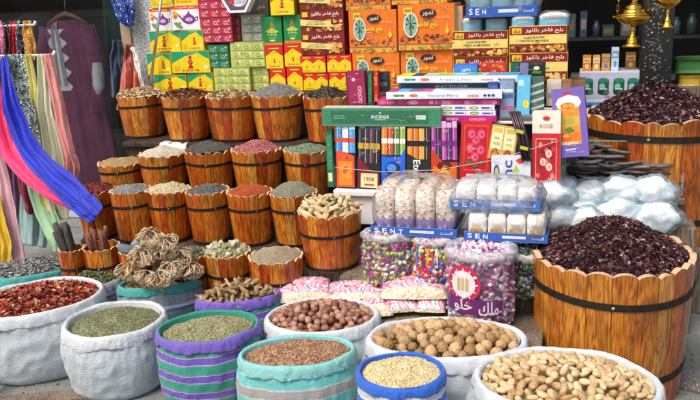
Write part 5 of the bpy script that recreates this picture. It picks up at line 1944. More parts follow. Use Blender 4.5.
small('brown carton tucked under the almond cartons', 549, 80, 572, 98, YL + .2, .06, '#9a6a44', lambda f: (f.rect(.1, .2, .9, .8, '#a87a50')))

# ================================================================== snack trays and candy sacks in the middle
def nutbag(label, x, y, z, W, D, H, kind, group):
    """small clear packet: contents show through its upper part, printed foot"""
    root = thing('snack_packet', label, 'packet', (x, y, z), random.uniform(-.05, .05), group)
    mb = MB()
    lav, wh = paint('#a58fd0', .35, .12, scale=60, coat=.4), paint('#e8e4dc', .4, .1, scale=50, coat=.4)
    if kind == 'nut':
        body = bpy.data.materials.get('nut_fill') or speckle_mat('nut_fill', [(0, '#e2cdb8'), (.3, '#c9a08a'), (.42, '#f2ebdf'), (.78, '#a8705e'), (.86, '#eadfd0')], 95, .35, bstr=.8)
        split = .34
        low = lav
    else:
        body = wh
        low = paint('#d8b26a', .4, .15, scale=40, coat=.4)
        split = .0

    def ring(t, n=22):
        e = 1 - .16 * (abs(2 * t - 1) ** 4)
        return [(W / 2 * e * sg(math.cos(a), .42) * (1 + .05 * noise.noise((x * 9 + math.cos(a), math.sin(a), t * 5))), D / 2 * e * sg(math.sin(a), .6) * (1 + .08 * noise.noise((x * 9 + math.cos(a) * 2, math.sin(a) * 2, t * 4))), H * t) for a in [2 * math.pi * k / n for k in range(n)]]
    ts = [0, .1, .2, .34, .34, .5, .65, .8, .92, 1]
    rows = [ring(t) for t in ts]
    if kind == 'nut':
        mb.grid(rows[:4], low, True, True)
        mb.grid(rows[4:], body, True, True)
    else:
        mb.grid(rows, body, True, True)
    mb.addp(rows[-1], [list(range(22))], body)
    f = Face(mb, (-W * .4, -D / 2 - .002, H * .05), (W * .8, 0, 0), (0, 0, H * .8))
    if kind == 'nut':
        for i in range(3): f.ell(.2 + .3 * i, .14 + .06 * (i % 2), .09, .07, random.choice(['#d8c8ee', '#8a70c0', '#e8def4']), 7)
    else:
        f.poly([(.05, .1), (.95, .1), (.9, .52), (.6, .62), (.3, .55), (.08, .5)], '#dcb060')
        f.blobs(.08, .12, .92, .52, 16, .07, ['#e8c47a', '#c8923e', '#f0d8a0'])
        f.rect(.2, .68, .8, .78, '#cfd4dc')
    mb.build('bag', root)
    return root


def nuttray(label, px0, px1, pyb, y, dep, n, kind, H, plab, grp, words, zb=None, film=FILM, strip=9.5):
    root, W, hs = tray(label, px0, px1, pyb, y, dep, zb=zb, words=words, strip=strip - 1.5)
    x0 = root.location.x - W / 2
    w1 = (W - .02) / n
    for i in range(n):
        for j in range(2):
            nutbag(plab, x0 + .01 + w1 * (i + .5), y + .012 + (dep - .024) * (.25 + .5 * j), root.location.z + .0045, w1 * .97, (dep - .024) * .48, H * random.uniform(.93, 1.0), kind, grp)
    wrapfilm(root, W, dep, .004, H * 1.12, film, px0 * .1, 1.04)
    return root, W


r1, W1 = nuttray('blue tray of nut packets under crinkled film, beside the root barrel', 371, 457, 236.5, 2.90, .24, 4, 'nut', .188, 'clear packet of nuts with a lavender foot, in the tray by the root barrel', 'nut packets in a film wrapped tray', ('SENT', 'السنت'), film=film_mat('cloudy_film', (.93, .96, 1.0), .07))
r3, W3 = nuttray('blue tray of golden snack packets, lower of the film wrapped pair', 464, 548, 242, 2.86, .24, 4, 'gold', .10, 'white and gold snack packet in the lower film wrapped tray', 'golden packets in the lower tray', ('SEN', 'السنت'), film=FILM)
# upper wrapped tray lying on the lower one
zz = r3.location.z + .112
r4, W4, hs4 = tray('blue tray wholly swathed in crumpled bluish film, upper of the pair', 450, 540, 206, 2.90, .22, zb=zz, words=('SEN', 'السنت'), strip=10, colour='#3f72c4')
for i in range(4):
    nutbag('whitish packet showing dimly in the swathed upper tray', r4.location.x - W4 / 2 + .012 + (W4 - .024) / 4 * (i + .5), 2.90 + .11, zz + .0045, (W4 - .024) / 4 * .96, .17, .078, 'white', 'packets in the swathed tray')
wrapfilm(r4, W4, .22, -.012, .112, film_mat('bluish_swath', (.84, .93, 1.0), .26, 11, .5), 7.7, 1.10, flop=.14)

CANDY = ['#b8d84a', '#d83a9a', '#e8e4ea', '#8a4ab0', '#f0a8c8', '#7ac04a', '#c82a7a', '#d8c8e8', '#4a86d0', '#e8d84a']


def candysack(label, clabel, px, py, wpx, zr, z0, cols, ratio=.8, art=None, roll=.018):
    c = PZ(px, py, zr)
    rx = wpx / 2 / SC(c)
    ry = rx * ratio
    H = zr - z0
    rz = -math.atan2(c.x, c.y)
    root = thing('candy_sack', label, 'candy sack', (c.x, c.y, z0), rz, 'clear plastic candy sacks')
    sd = random.random() * 40

    def prof(t): return .90 + .10 * math.sin(min(1, t * 1.6) * math.pi / 2) - .06 * max(0, t - .75) / .25
    mb = MB()
    rows = []
    for i in range(17):
        t = i / 16
        rows.append([(rx * prof(t) * math.cos(a) * (1 + .03 * noise.noise((math.cos(a) * 3 + sd, math.sin(a) * 3, t * 6))), ry * prof(t) * math.sin(a) * (1 + .03 * noise.noise((math.cos(a) * 3 + sd, math.sin(a) * 3, t * 6))), H * t) for a in [2 * math.pi * k / 44 for k in range(44)]])
    mb.grid(rows, film_mat('candy_film', (.94, .94, .97), .06, 18, .5) if 'candy_film' not in bpy.data.materials else bpy.data.materials['candy_film'], True, True)
    mb.build('clear_sack', root)
    rm = MB()
    rw = []
    for i in range(49):
        a = 2 * math.pi * i / 48
        row = []
        for k in range(9):
            ph = 2 * math.pi * k / 9
            rr = roll * (1 + .35 * noise.noise((math.cos(a) * 3 + sd, math.sin(a) * 3, k * .2)))
            row.append(((rx * .93 - roll * .4 + rr * math.cos(ph)) * math.cos(a), (ry * .93 - roll * .4 + rr * math.cos(ph)) * math.sin(a), H + rr * math.sin(ph) + .01 * noise.noise((math.cos(a) * 2 + sd, math.sin(a) * 2, 3))))
        rw.append(row)
    rm.grid([r[::-1] for r in rw], FILMW, True, True)
    rm.build('rolled_rim', root)
    if art:
        art(root, rx, ry, H, prof)
    # sweets pressed against the sack and heaped in its mouth
    cm = MB()
    P = []
    for i in range(680):
        a, t = random.random() * 6.283, random.random() * .96
        k = prof(t) * .90
        P.append((rx * k * math.cos(a), ry * k * math.sin(a), H * t))
    for i in range(200):
        a, u = random.random() * 6.283, math.sqrt(random.random()) * .85
        P.append((rx * u * math.cos(a), ry * u * math.sin(a), H * .95 + .03 * (1 - u * u)))
    key = 'sweets_' + cols[0].strip('#') + str(len(cols))
    gm = bpy.data.materials.get(key) or grain_mat(key, cols, .25, .5, 60)
    cm.lathe([(rx * prof(t) * .86, H * t + .001) for t in (0, .3, .6, .9)] + [(.01, H * .93)], 30, gm, sy=ratio)
    strew(cm, P, 'seed', .0138, gm, 1.0, .25)
    o = cm.build('wrapped_sweets', None, (c.x, c.y, z0), rz)
    tag(o, clabel, 'candy', kind='stuff')
    return root


def band(root, rx, ry, H, prof, poly, mat, k):
    """a printed shape wrapped round the front of a sack; poly in (angle from the front, height) """
    out = []
    for a, t in poly:
        th = -math.pi / 2 + a
        f = prof(t) * 1.045 + .0008 * k
        out.append((rx * f * math.cos(th), ry * f * math.sin(th), H * t))
    return out


def bigart(root, rx, ry, H, prof):
    mb = MB()
    pm, wm, rm_, ym = paint('#6a2a6e', .35, .1, coat=.4), paint('#e6e0e6', .35, .05, coat=.4), paint('#c42c50', .35, .1, coat=.4), paint('#c8b27a', .35, .1, coat=.4)
    def strip(a0, a1, t0, t1, m, k, n=16, sk=0.0):
        for i in range(n):
            b0, b1 = a0 + (a1 - a0) * i / n, a0 + (a1 - a0) * (i + 1) / n
            mb.poly(band(root, rx, ry, H, prof, [(b0, t0 + sk * b0), (b1, t0 + sk * b1), (b1, t1 + sk * b1), (b0, t1 + sk * b0)], m, k), m)
    strip(-1.15, .62, .24, .46, pm, 3, sk=-.03)
    # emblem: red ring with a pale middle
    for (ra, rt, m, k) in ((.50, .25, rm_, 2), (.36, .18, wm, 4)):
        for i in range(20):
            a0, a1 = 2 * math.pi * i / 20, 2 * math.pi * (i + 1) / 20
            mb.poly(band(root, rx, ry, H, prof, [(-.5, .66), (-.5 + ra * math.cos(a0), .66 + rt * math.sin(a0)), (-.5 + ra * math.cos(a1), .66 + rt * math.sin(a1))], m, k), m)
    for aa in (-.62, -.5, -.38):
        mb.poly(band(root, rx, ry, H, prof, [(aa - .045, .57), (aa + .045, .57), (aa + .045, .73), (aa, .76), (aa - .045, .73)], ym, 5), ym)
    for i in range(12):
        a0 = 2 * math.pi * i / 12
        mb.poly(band(root, rx, ry, H, prof, [(-.5 + r_ * math.cos(a0 + d), .66 + r_ * .5 * math.sin(a0 + d)) for r_, d in ((.36, -.05), (.42, -.05), (.42, .05), (.36, .05))], wm, 5), wm)
    # two words in white on the purple band
    for (wd, ac, wdt) in ((arabic('ملك'), .22, .56), (arabic('حلو'), -.52, .56)):
        V, F, asp = tmesh(wd, True)
        pts = []
        for v in V:
            a = ac + (v[0] - .5) * wdt
            t = .345 - .03 * ac + (v[1] / asp - .5) * .19
            pts.append(band(root, rx, ry, H, prof, [(a, t)], wm, 7)[0])
        mb.addp(pts, F, wm)
    mb.build('printed_label', root)


candysack('clear sack of lime and magenta sweets under the nut tray', 'lime and magenta wrapped sweets under the nut tray', 389, 234, 56, .535, .345, ['#b4cc5a', '#b0407e', '#8a5a9a', '#d4dca8', '#8ab45a', '#9a4a86', '#c45a98', '#dcd6de'], ratio=.75)


def stripeart(root, rx, ry, H, prof):
    mb = MB()
    for i, cc in enumerate(['#4a86c8', '#e8d86a', '#8a2a3a', '#e8a03a', '#d83a6a', '#f0e8e0', '#4a9ad8', '#d8c84a']):
        m = paint(cc, .35, .1, coat=.4)
        a0 = -.9 + i * .17
        for j in range(3):
            t0, t1 = .45 + j * .15, .45 + (j + 1) * .15
            mb.poly(band(root, rx, ry, H, prof, [(a0, t0), (a0 + .11, t0), (a0 + .11, t1), (a0, t1)], m, 3), m)
    m = paint('#d02a5a', .35, .1, coat=.4)
    for i in range(16):
        a0, a1 = 2 * math.pi * i / 16, 2 * math.pi * (i + 1) / 16
        mb.poly(band(root, rx, ry, H, prof, [(-.5, .3), (-.5 + .28 * math.cos(a0), .3 + .15 * math.sin(a0)), (-.5 + .28 * math.cos(a1), .3 + .15 * math.sin(a1))], m, 4), m)
    mb.build('printed_label', root)


candysack('clear sack with striped print between the other sweets', 'mixed bright sweets in the sack with striped print', 436, 238, 50, .525, .345, ['#d83a6a', '#4a86c8', '#e8d86a', '#e8e4ea', '#e8a03a', '#8a4ab0'], ratio=.8, art=stripeart)
candysack('clear sack of dark wrapped sweets beside the hibiscus barrel', 'dark green and black wrapped sweets by the hibiscus barrel', 524, 254, 44, .50, .345, ['#2a2a30', '#4a4a50', '#3a5a2a', '#1c1c22', '#6a7a3a', '#8a8a90', '#2a3a5a'], ratio=.9)
candysack('largest sack of pink and white sweets with a purple label', 'pink and white wrapped sweets in the largest candy sack', 481, 250, 71, .535, .245, ['#e6d0dc', '#d88aac', '#f0e8ee', '#b0507e', '#e6b8cc', '#f4f0f4', '#c0b8cc', '#8a5a90'], ratio=.85, art=bigart, roll=.024)

lb = thing('low_bench', 'low weathered bench under the candy sacks and bean bags', 'bench', (0, 0, 0))
b = MB(); b.cbox((-.62, 2.78, .228), (1.02, .30, .03), GREYWOOD, .004); b.build('seat_board', lb)
b = MB(); b.cbox((-.56, 3.07, .170), (.80, .27, .34), GREYWOOD, .004); b.build('raised_back', lb)
for x in (-1.08, -.16):
    b = MB(); b.cbox((x, 2.78, .106), (.06, .28, .211), GREYWOOD, .004); b.build('leg', lb)

# ------------------------------------------------------------------ flat bags of white beans
BEANS = bed_mat('white_beans', ['#e9dfc4', '#dccfae', '#f1ead6', '#cdbd98'], 120)


def printmat():
    m, t, b = mk('bean_bag_print')
    tc = N(t, 'TexCoord')
    no = N(t, 'TexNoise', Scale=13.0, Detail=1.0, Distortion=1.2)
    L(t, tc.outputs['Object'], no.inputs['Vector'])
    r = ramp(t, no.outputs['Fac'], [(0, lin('#e8bcc8')), (.42, lin('#dc7a94')), (.50, lin('#f0e2e2')), (.58, lin('#8288b4')), (.61, lin('#e6a4b0')), (.72, lin('#ecc8d0'))], 'CONSTANT')
    L(t, r.outputs[0], b.inputs['Base Color'])
    b.inputs['Roughness'].default_value = .25
    b.inputs['Coat Weight'].default_value = .5
    n2 = N(t, 'TexNoise', Scale=30.0, Detail=4.0, Distortion=1.0)
    L(t, tc.outputs['Object'], n2.inputs['Vector'])
    bump(t, b, n2.outputs['Fac'], .6, .006)
    return m


PRM = printmat()


def beanbag(label, px0, py0, px1, py1, z, dep, th, yaw, split=.5, roll=.24):
    split *= .52
    z += .018
    c = PZ((px0 + px1) / 2, (py0 + py1) / 2 + 2, z)
    W = (px1 - px0) / SC(c)
    root = thing('bean_bag', label, 'bean bag', (c.x, c.y, z), yaw + R(YAW), 'flat printed bags of white beans')
    root.rotation_euler[0] = roll
    nx, ny = 36, 22
    top, bot = [], []
    sd = random.random() * 30
    for j in range(ny + 1):
        v = -1 + 2 * j / ny
        rt, rb = [], []
        for i in range(nx + 1):
            u = -1 + 2 * i / nx
            hgt = th * (max(0, 1 - abs(u) ** 3.2) ** .5) * (max(0, 1 - abs(v) ** 2.6) ** .5)
            e = 1 + .03 * noise.noise((u * 3 + sd, v * 3, 0))
            x, y = u * W / 2 * e * (1 - .06 * (1 - abs(u)) * abs(v)), v * dep / 2 * (1 - .07 * abs(u) ** 4) * e
            dz = hgt * .16 * noise.noise((u * 7 + sd, v * 7, 1))
            rt.append((x, y, hgt + dz)); rb.append((x, y, -hgt * .35 - .0004))
        top.append(rt); bot.append(rb)
    cut = int(ny * split)
    mb = MB()
    mb.grid(top[:cut + 1], BEANS, True)
    mb.grid(bot[::-1], BEANS, True)
    mb.build('bean_filled_bag', root)
    mb = MB()
    mb.grid(top[cut:], PRM, True)
    q = MB()
    mb.build('printed_film', root)
    # round badge and lettering on the print
    bm = MB()
    f = Face(bm, (-W * .3, dep * (split - .5) + .012, th * 1.06), (W * .6, 0, 0), (0, dep * (1 - split) * .62, -th * .25))
    f.ell(.2, .5, .13, .36, '#f2ecee', 16); f.ell(.2, .5, .09, .25, '#d8345c', 14)
    f.text(arabic('فاصوليا'), .66, .5, .5, '#f6f2f4', True, .7)
    bm.build('badge', root)
    return root


beanbag('flat pink printed bag of white beans under the root barrel, partly clear', 277, 277, 331, 300, .27, .17, .036, .03, .42)
beanbag('flat pink printed bag of white beans in the middle of the pile', 328, 280, 388, 304, .275, .17, .036, -.10, .55)
beanbag('plump pink printed bag of white beans on top below the lime sweets', 382, 272, 446, 298, .315, .17, .038, -.12, .5)
beanbag('pink printed bag of white beans tucked in front of the plump one', 385, 293, 418, 311, .262, .11, .03, .10, .15)
beanbag('small white and blue printed bag of beans against the large candy sack', 416, 294, 446, 312, .262, .10, .03, -.2, .1)
beanbag('bag of white beans mostly hidden behind the walnut sack', 348, 298, 392, 314, .258, .12, .025, .05, .9)

# ================================================================== carob tank and plastic bags at the hibiscus side
YK = 3.62
p0, p1 = PY(566, 160, YK), PY(683, 160, YK)
zt_, zb_ = PY(640, 142, YK).z, .56
GLS = glass_mat('tank_glass', (.975, .985, .98))
EDG = paint('#7fa89a', .1, .05)
tk = thing('glass_tank', 'open glass tank of carob pods before the back hibiscus barrel', 'glass tank', ((p0.x + p1.x) / 2, YK, zb_))
W, H, D = p1.x - p0.x, zt_ - zb_, .24
for nm, cc, ss in (('front_pane', (0, 0, H / 2), (W, .005, H)), ('back_pane', (0, D, H / 2), (W, .005, H)), ('side_pane', (W / 2 + .003, D / 2, H / 2), (.005, D, H)), ('side_pane', (-W / 2 - .003, D / 2, H / 2), (.005, D, H)), ('base_pane', (0, D / 2, -.004), (W, D, .006))):
    b = MB(); b.cbox(cc, ss, GLS, .0005); b.build(nm, tk)
b = MB()
for x in (-W / 2 - .003, W / 2 + .003): b.cbox((x, -.0045, H / 2), (.007, .004, H), EDG, .001)
b.cbox((0, -.0005, H + .003), (W, .0055, .004), EDG, .001)
b.build('glass_edge', tk)
ts = thing('tank_stand', 'plain grey timber stand under the glass tank', 'stand', ((p0.x + p1.x) / 2, YK + .12, 0))
b = MB(); b.cbox((0, 0, zb_ - .025), (W + .04, .28, .03), GREYWOOD, .004); b.build('stand_top', ts)
for x in (-.2, .2):
    b = MB(); b.cbox((x * W / .5, 0, (zb_ - .042) / 2), (.05, .24, zb_ - .043), GREYWOOD, .004); b.build('leg', ts)
CAR = nut_mat('carob_skin', '#4c4744', '#7c736c', .5, 50, .4)
CM_ = []
for i in range(6):
    mb = MB()
    cv = random.uniform(.02, .06)
    pts = [(-.082 + .164 * t, cv * math.sin(math.pi * t) + .008 * math.sin(9 * t + i), .004 * math.sin(7 * t + i)) for t in [k / 9 for k in range(10)]]
    rd = [.005, .0105, .013, .0125, .0138, .0122, .0138, .012, .010, .0045]
    mb.tube(pts, rd, 8, CAR)
    V = mb.vs[0]
    V[:, 2] *= .62
    CM_.append(mb.mesh('carob_pod'))
ztop = PY(610, 149, YK).z
b = MB(); b.cbox((0, D / 2 + .02, (ztop - zb_ - .15) / 2), (W - .012, D - .056, ztop - zb_ - .15), CAR, .01)
tag(b.build('carob_fill', None, ((p0.x + p1.x) / 2, YK, zb_ + .001)), 'dark carob pods packed deep in the glass tank', 'carob', kind='stuff')
for i in range(260):
    u, v = random.uniform(-.5, .5), random.random() ** 1.4
    o = link('carob_pod', random.choice(CM_), None, ((p0.x + p1.x) / 2 + u * (W - .14), YK + .02 + v * (D - .05), ztop - .15 + (.075 + .085 * v) * (i / 260) + .05 * (1 - (2 * u) ** 2 * .6) * (i / 260)))
    o.rotation_euler = (random.gauss(0, .2), random.gauss(0, .07), random.choice([0, 3.14]) + random.gauss(0, .30))
    tag(o, 'dark curved carob pod lying in the glass tank', 'carob pod', 'carob pods in the glass tank')

BAGF = film_mat('bag_clear', (.55, .85, 1.0), .19, 12, .35)


def bagmat():
    """white knotted plastic with pale blue print streaks"""
    m, t, b = mk('printed_white_plastic')
    tc = N(t, 'TexCoord')
    no = N(t, 'TexNoise', Scale=7.0, Detail=1.0, Distortion=0.6)
    L(t, tc.outputs['Object'], no.inputs['Vector'])
    r = ramp(t, no.outputs['Fac'], [(0.0, lin('#ecebe8')), (0.45, lin('#f4f3f0')), (0.6, lin('#fafaf8')), (0.7, lin('#eeedea')), (0.9, lin('#f4f4f2'))])
    L(t, r.outputs[0], b.inputs['Base Color'])
    b.inputs['Roughness'].default_value = 0.22
    b.inputs['Coat Weight'].default_value = 0.5
    b.inputs['Subsurface Weight'].default_value = 0.0
    n2 = N(t, 'TexNoise', Scale=55.0, Detail=3.0, Distortion=2.6)
    L(t, tc.outputs['Object'], n2.inputs['Vector'])
    q = N(t, 'Math', operation='SUBTRACT'); q.inputs[1].default_value = 0.5
    L(t, n2.outputs['Fac'], q.inputs[0])
    q2 = N(t, 'Math', operation='ABSOLUTE')
    L(t, q.outputs[0], q2.inputs[0])
    bump(t, b, q2.outputs[0], 0.55, 0.007)
    return m


PB = bagmat()
NOOD = paint('#f2f2ee', .5, .06, scale=30, bmp=.5)
for i, (px, py, w_, z) in enumerate(((560, 187, 52, .70), (590, 190, 50, .69), (620, 187, 52, .715), (652, 186, 52, .73), (552, 208, 50, .60), (582, 211, 52, .60), (618, 208, 50, .62), (655, 212, 54, .62), (552, 190, 46, 0), (556, 213, 50, 0), (586, 217, 48, 0), (690, 0, 0, 0))[:-1]):
    row = i // 4
    yy = 3.47 - .075 * row if i < 8 else 3.235
    c = PY(px, py + 6, yy)
    rr = w_ / 2 / SC(c) * .93
    sd = i * 3.7
    def fn(v, sd=sd): 
        q = 1 + .22 * noise.noise(v * 1.6 + Vector((sd, 0, 0))) + .06 * noise.noise(v * 4.5 + Vector((0, sd, 0)))
        q -= .10 * abs(noise.noise(v * 3.2 + Vector((sd, sd, 0))))
        return Vector((v.x * 1.02, v.y * .66, v.z * .72)) * rr * q
    root = thing('white_bag', 'clear plastic bag bulging with white goods, piled before the glass tank', 'plastic bag', c, 0, 'clear bags of white goods before the glass tank')
    link('bag_filling', blob_mesh('bag_filling', PB, lambda v: fn(v) * .90, 3), root)
    link('bag_film', blob_mesh('bag_film', BAGF, lambda v: fn(v) * (1.0 + .07 * abs(noise.noise(v * 5.5 + Vector((sd, 2, 0)))) * 2 + .10 * max(0, abs(v.x) - .75) * 4), 4), root)
b = MB(); b.cbox((.17, 3.46, .24), (.62, .15, .48), GREYWOOD, .005)
tag(b.build('wooden_crate'), 'weathered crate under the lumpy white bags, behind the front hibiscus', 'crate')
b = MB(); b.cbox((-.10, 3.235, .265), (.20, .10, .53), GREYWOOD, .005)
tag(b.build('timber_block'), 'upright timber block under the white bags by the table corner', 'block')

# ================================================================== behind the back barrel: poster box, small cartons, shop goods
YP = 4.52
p0, p1, pt = PY(578, 118, YP), PY(642, 118, YP), PY(600, 71, YP)
W, H = p1.x - p0.x, PY(610, 72, YP).z - PY(610, 122, YP).z
zb = PY(610, 122, YP).z


def poster(f):
    f.rect(0, 0, 1, 1, '#c9cbe0')
    f.rect(0, .0, 1, .42, '#4aa6d8')
    f.rect(0, .40, 1, .46, '#e6eaf2')
    for i, u in enumerate((.13, .38, .62, .84)):
        f.rect(u - .085, .60, u + .085, .84, '#1f5a48')
        f.ell(u, .84, .085, .05, '#2f8a6c', 12); f.ell(u, .60, .085, .05, '#17443a', 12)
        f.ell(u - .02, .72, .05, .06, '#8fc8b0', 9)
        f.ell(u + .05, .60, .05, .05, '#3a7a50', 9)
        f.rect(u - .06, .655, u + .06, .68, '#d8e0d0')
    f.text('TEA', .45, .52, .1, '#b05a8a', True)
    for (u, v) in ((.16, .25), (.5, .3)):
        for k in range(5): f.ell(u + .05 * math.cos(k * 1.26), v + .07 * math.sin(k * 1.26), .035, .05, '#3a4a9a', 7)
    f.rect(.28, .16, .42, .2, '#dff0fa')


mb = MB()
mb.cbox((W / 2, .11, H / 2), (W, .22, H), paint('#d3d5e4', .4, .05, coat=.2), .002)
poster(Face(mb, (.002, -.0001, .002), (W - .004, 0, 0), (0, 0, H - .004)))
tag(mb.build('display_carton', None, (p0.x, YP, zb)), 'pale lilac display carton picturing four green jars, behind the back barrel', 'display box')
b = MB(); b.cbox((p0.x + W / 2 + .03, YP + .14, (zb - .002) / 2), (W + .12, .34, zb - .002), GREYWOOD, .005)
tag(b.build('shop_counter'), 'timber counter under the lilac display carton and small cartons', 'counter')

YQ = YP + .06
SG = 'small cartons on top of the display carton'
zq = zb + H


def stock(label, px0, px1, py0, z, y, dep, c1, c2, group=SG, y0=None):
    q0, q1 = PY(px0, py0, y), PY(px1, py0, y)
    w_, h_ = q1.x - q0.x - .003, q0.z - z
    mb = MB()
    mb.cbox((w_ / 2, dep / 2, h_ / 2), (w_, dep, h_), paint(c1, .4, .08, coat=.2), .0015)
    f = Face(mb, (0, -.0001, 0), (w_, 0, 0), (0, 0, h_))
    f.rect(.08, .55, .92, .85, c2); f.rect(.2, .62, .8, .76, c1); f.ell(.5, .3, .22, .14, c2, 10)
    o = mb.build('small_carton', None, (q0.x, y, z))
    return tag(o, label, 'box', group)


stock('orange small carton beside the almond cartons', 583, 592, 56, zq + .001, YQ, .08, '#d8882a', '#f0d8a0')
stock('cream and orange small carton in the middle of three', 593, 601, 56, zq + .001, YQ, .08, '#d8a04a', '#f4ecd0')
stock('yellow small carton with a blue mark, third of its row', 602, 611, 55, zq + .001, YQ, .08, '#d89a30', '#5a7ac0')
stock('tall white and blue small carton by the brass burner', 612, 620, 48, zq + .001, YQ, .07, '#c9dbe6', '#5a9ac8')
stock('dark amber small carton behind the brass burner foot', 626, 637, 53, zq + .001, YQ + .05, .07, '#6a5a3a', '#c8822a')

# shelves of dim goods deep inside the shop
def shopshelf(label, x0, x1, y, zs, seed):
    rnd = random.Random(seed)
    root = thing('shop_shelf', label, 'shelf', ((x0 + x1) / 2, y, .11), 0)
    W = x1 - x0
    dk = paint('#4c4a44', .5, .2)
    for z in zs:
        b = MB(); b.cbox((0, 0, z), (W, .3, .025), dk, .002); b.build('shelf_board', root)
    for s in (-1, 1):
        b = MB(); b.cbox((s * (W / 2 + .016), 0, 1.2), (.03, .3, 2.4), dk, .002); b.build('side_panel', root)
    for z in zs:
        x = x0 + .03
        while x < x1 - .1:
            w_ = rnd.uniform(.05, .11); h_ = rnd.uniform(.08, .22)
            mb = MB()
            c1 = rnd.choice(['#8a8a76', '#6a8a7c', '#9a7e5c', '#666e86', '#a09880', '#567264'])
            if rnd.random() < .68:
                mb.cbox((w_ / 2, 0, h_ / 2), (w_, .14, h_), paint(c1, .4, .2), .002)
                Face(mb, (0, -.0701, 0), (w_, 0, 0), (0, 0, h_)).rect(.15, .3, .85, .7, rnd.choice(['#c8c0a8', '#9ab0a0', '#b8925c', '#b0605a']))
                nm, cat, lab = 'stock_carton', 'box', 'dim carton on a shelf deep inside the dark shop'
            else:
                mb.lathe([(.001, 0), (w_ / 2, 0), (w_ / 2, h_ * .7), (w_ * .3, h_ * .82), (w_ * .3, h_), (.001, h_)], 16, paint(c1, .15, .2, coat=.6), fn=lambda x_, y_, z_, t, i: (x_ + w_ / 2, y_, z_))
                nm, cat, lab = 'stock_jar', 'jar', 'dim glass jar on a shelf deep inside the dark shop'
            tag(mb.build(nm, None, (x, y, .11 + z + .0135)), lab, cat, 'dim stock on the shelves inside the shop' + (' in jars' if nm == 'stock_jar' else ''))
            x += w_ + rnd.uniform(.015, .08)


shopshelf('tall dim shelf of stock seen past the brass burner', -.35, .95, YS + 1.9, (.5, .95, 1.4, 1.85), 3)
shopshelf('tall dim shelf of stock on the far side of the black pillar', 1.0, 2.6, YS + 1.5, (.5, .95, 1.4, 1.85), 5)
# cartons just past the black pillar
q = PY(695, 95, 4.62)
b = MB(); b.cbox((q.x + .3, 4.78, .46), (.86, .36, .92), GREYWOOD, .004)
tag(b.build('shop_counter'), 'timber counter with green cartons past the black pillar', 'counter')
zc = .922
stock('stack of white and teal packets beside the pillar foot', 680, 692, 97, zc, 4.63, .1, '#c8cfc8', '#4a9aa0', 'cartons past the black pillar')
stock('yellow small carton past the black pillar', 681, 699, 87, zc + .05, 4.66, .1, '#c8a83a', '#7a9a3a', 'cartons past the black pillar')
stock('flat green carton lying past the black pillar, upper one', 678, 706, 73, zc + .14, 4.68, .14, '#3f7a3a', '#74a85a', 'cartons past the black pillar')
b = MB(); b.cbox((q.x + .02, 4.8, zc + .07), (.2, .18, .139), paint('#9a8a4a', .5, .1), .002)
tag(b.build('brown_carton'), 'plain carton carrying the flat green carton past the pillar', 'box')


# ------------------------------------------------------------------ brass incense burners on chains
def burner(label, px, pyt, pyb, wpx, y):
    pb = PY(px, pyb, y)
    pt_ = PY(px, pyt, y)
    H = pt_.z - pb.z
    rw = wpx / 2 / SC(pb)
    root = thing('incense_burner', label, 'incense burner', pb, 0, 'hanging brass incense burners')
    def part(name, prof):
        mb = MB(); mb.lathe([(r_ * rw, z_ * H) for r_, z_ in prof], 40, BRASS); return mb.build(name, root)
    part('foot', [(.01, 0), (.52, 0), (.56, .02), (.52, .05), (.38, .09), (.30, .14), (.30, .17), (.24, .2), (.13, .26), (.11, .33)])
    part('stem', [(.11, .33), (.17, .345), (.17, .365), (.10, .385), (.14, .42), (.24, .44)])
    part('bowl', [(.05, .425), (.26, .44), (.62, .49), (.86, .55), (.97, .60), (1.0, .625), (.99, .645), (.93, .65), (.90, .62), (.6, .6)])
    part('lid', [(.92, .652), (.94, .665), (.84, .70), (.70, .735), (.70, .755), (.55, .78), (.46, .82), (.48, .835), (.36, .86), (.24, .90), (.14, .93), (.10, .945), (.15, .96), (.12, .985), (.05, 1.0), (.004, 1.04)])
    kn = MB(); kn.cbox((-rw * 1.05, 0, H * .63), (.012, .006, .008), BRASS, .001); kn.build('lug', root)
    ch = MB()
    ztop = 2.35 - pb.z
    for k in range(3):
        a = .6 + k * 2.09
        n = int((ztop - H * .64) / .022)
        for i in range(n):
            t = i / n
            x, yy, z = rw * .97 * math.cos(a) * (1 - t), rw * .97 * math.sin(a) * (1 - t), H * .64 + (ztop - H * .64) * t
            pts = [(x + (.006 * math.cos(q_) if i % 2 else 0), yy + (0 if i % 2 else .006 * math.cos(q_)), z + .011 + .0145 * math.sin(q_)) for q_ in [j * math.pi / 4 for j in range(9)]]
            ch.tube(pts, .0016, 4, BRASS, False)
    ch.build('chain', root)
    return pb


h1 = burner('larger brass incense burner hanging before the dark shop opening', 632, -2, 47, 35, 3.75)
h2 = burner('smaller brass incense burner hanging before the black pillar', 667, -18, 28, 25, 3.75)
b = MB()
b.tube([(-.4, 3.75, 2.36), (1.3, 3.75, 2.36)], .011, 10, STEEL)
rod = thing('hanging_rod', 'steel rod that the brass incense burners hang from', 'rod', (0, 0, 0))
b.build('rod', rod)
b = MB()
for x in (-.38, 1.28): b.tube([(x, 3.75, 2.36), (x, 4.72, 2.5)], .009, 8, STEEL)
b.build('bracket', rod)

# ================================================================== scarves, robe and cloth at the shop window
VD = Vector((-math.sin(R(YAW)), math.cos(R(YAW)), 0))       # away from the street
SD = Vector((math.cos(R(YAW)), math.sin(R(YAW)), 0))


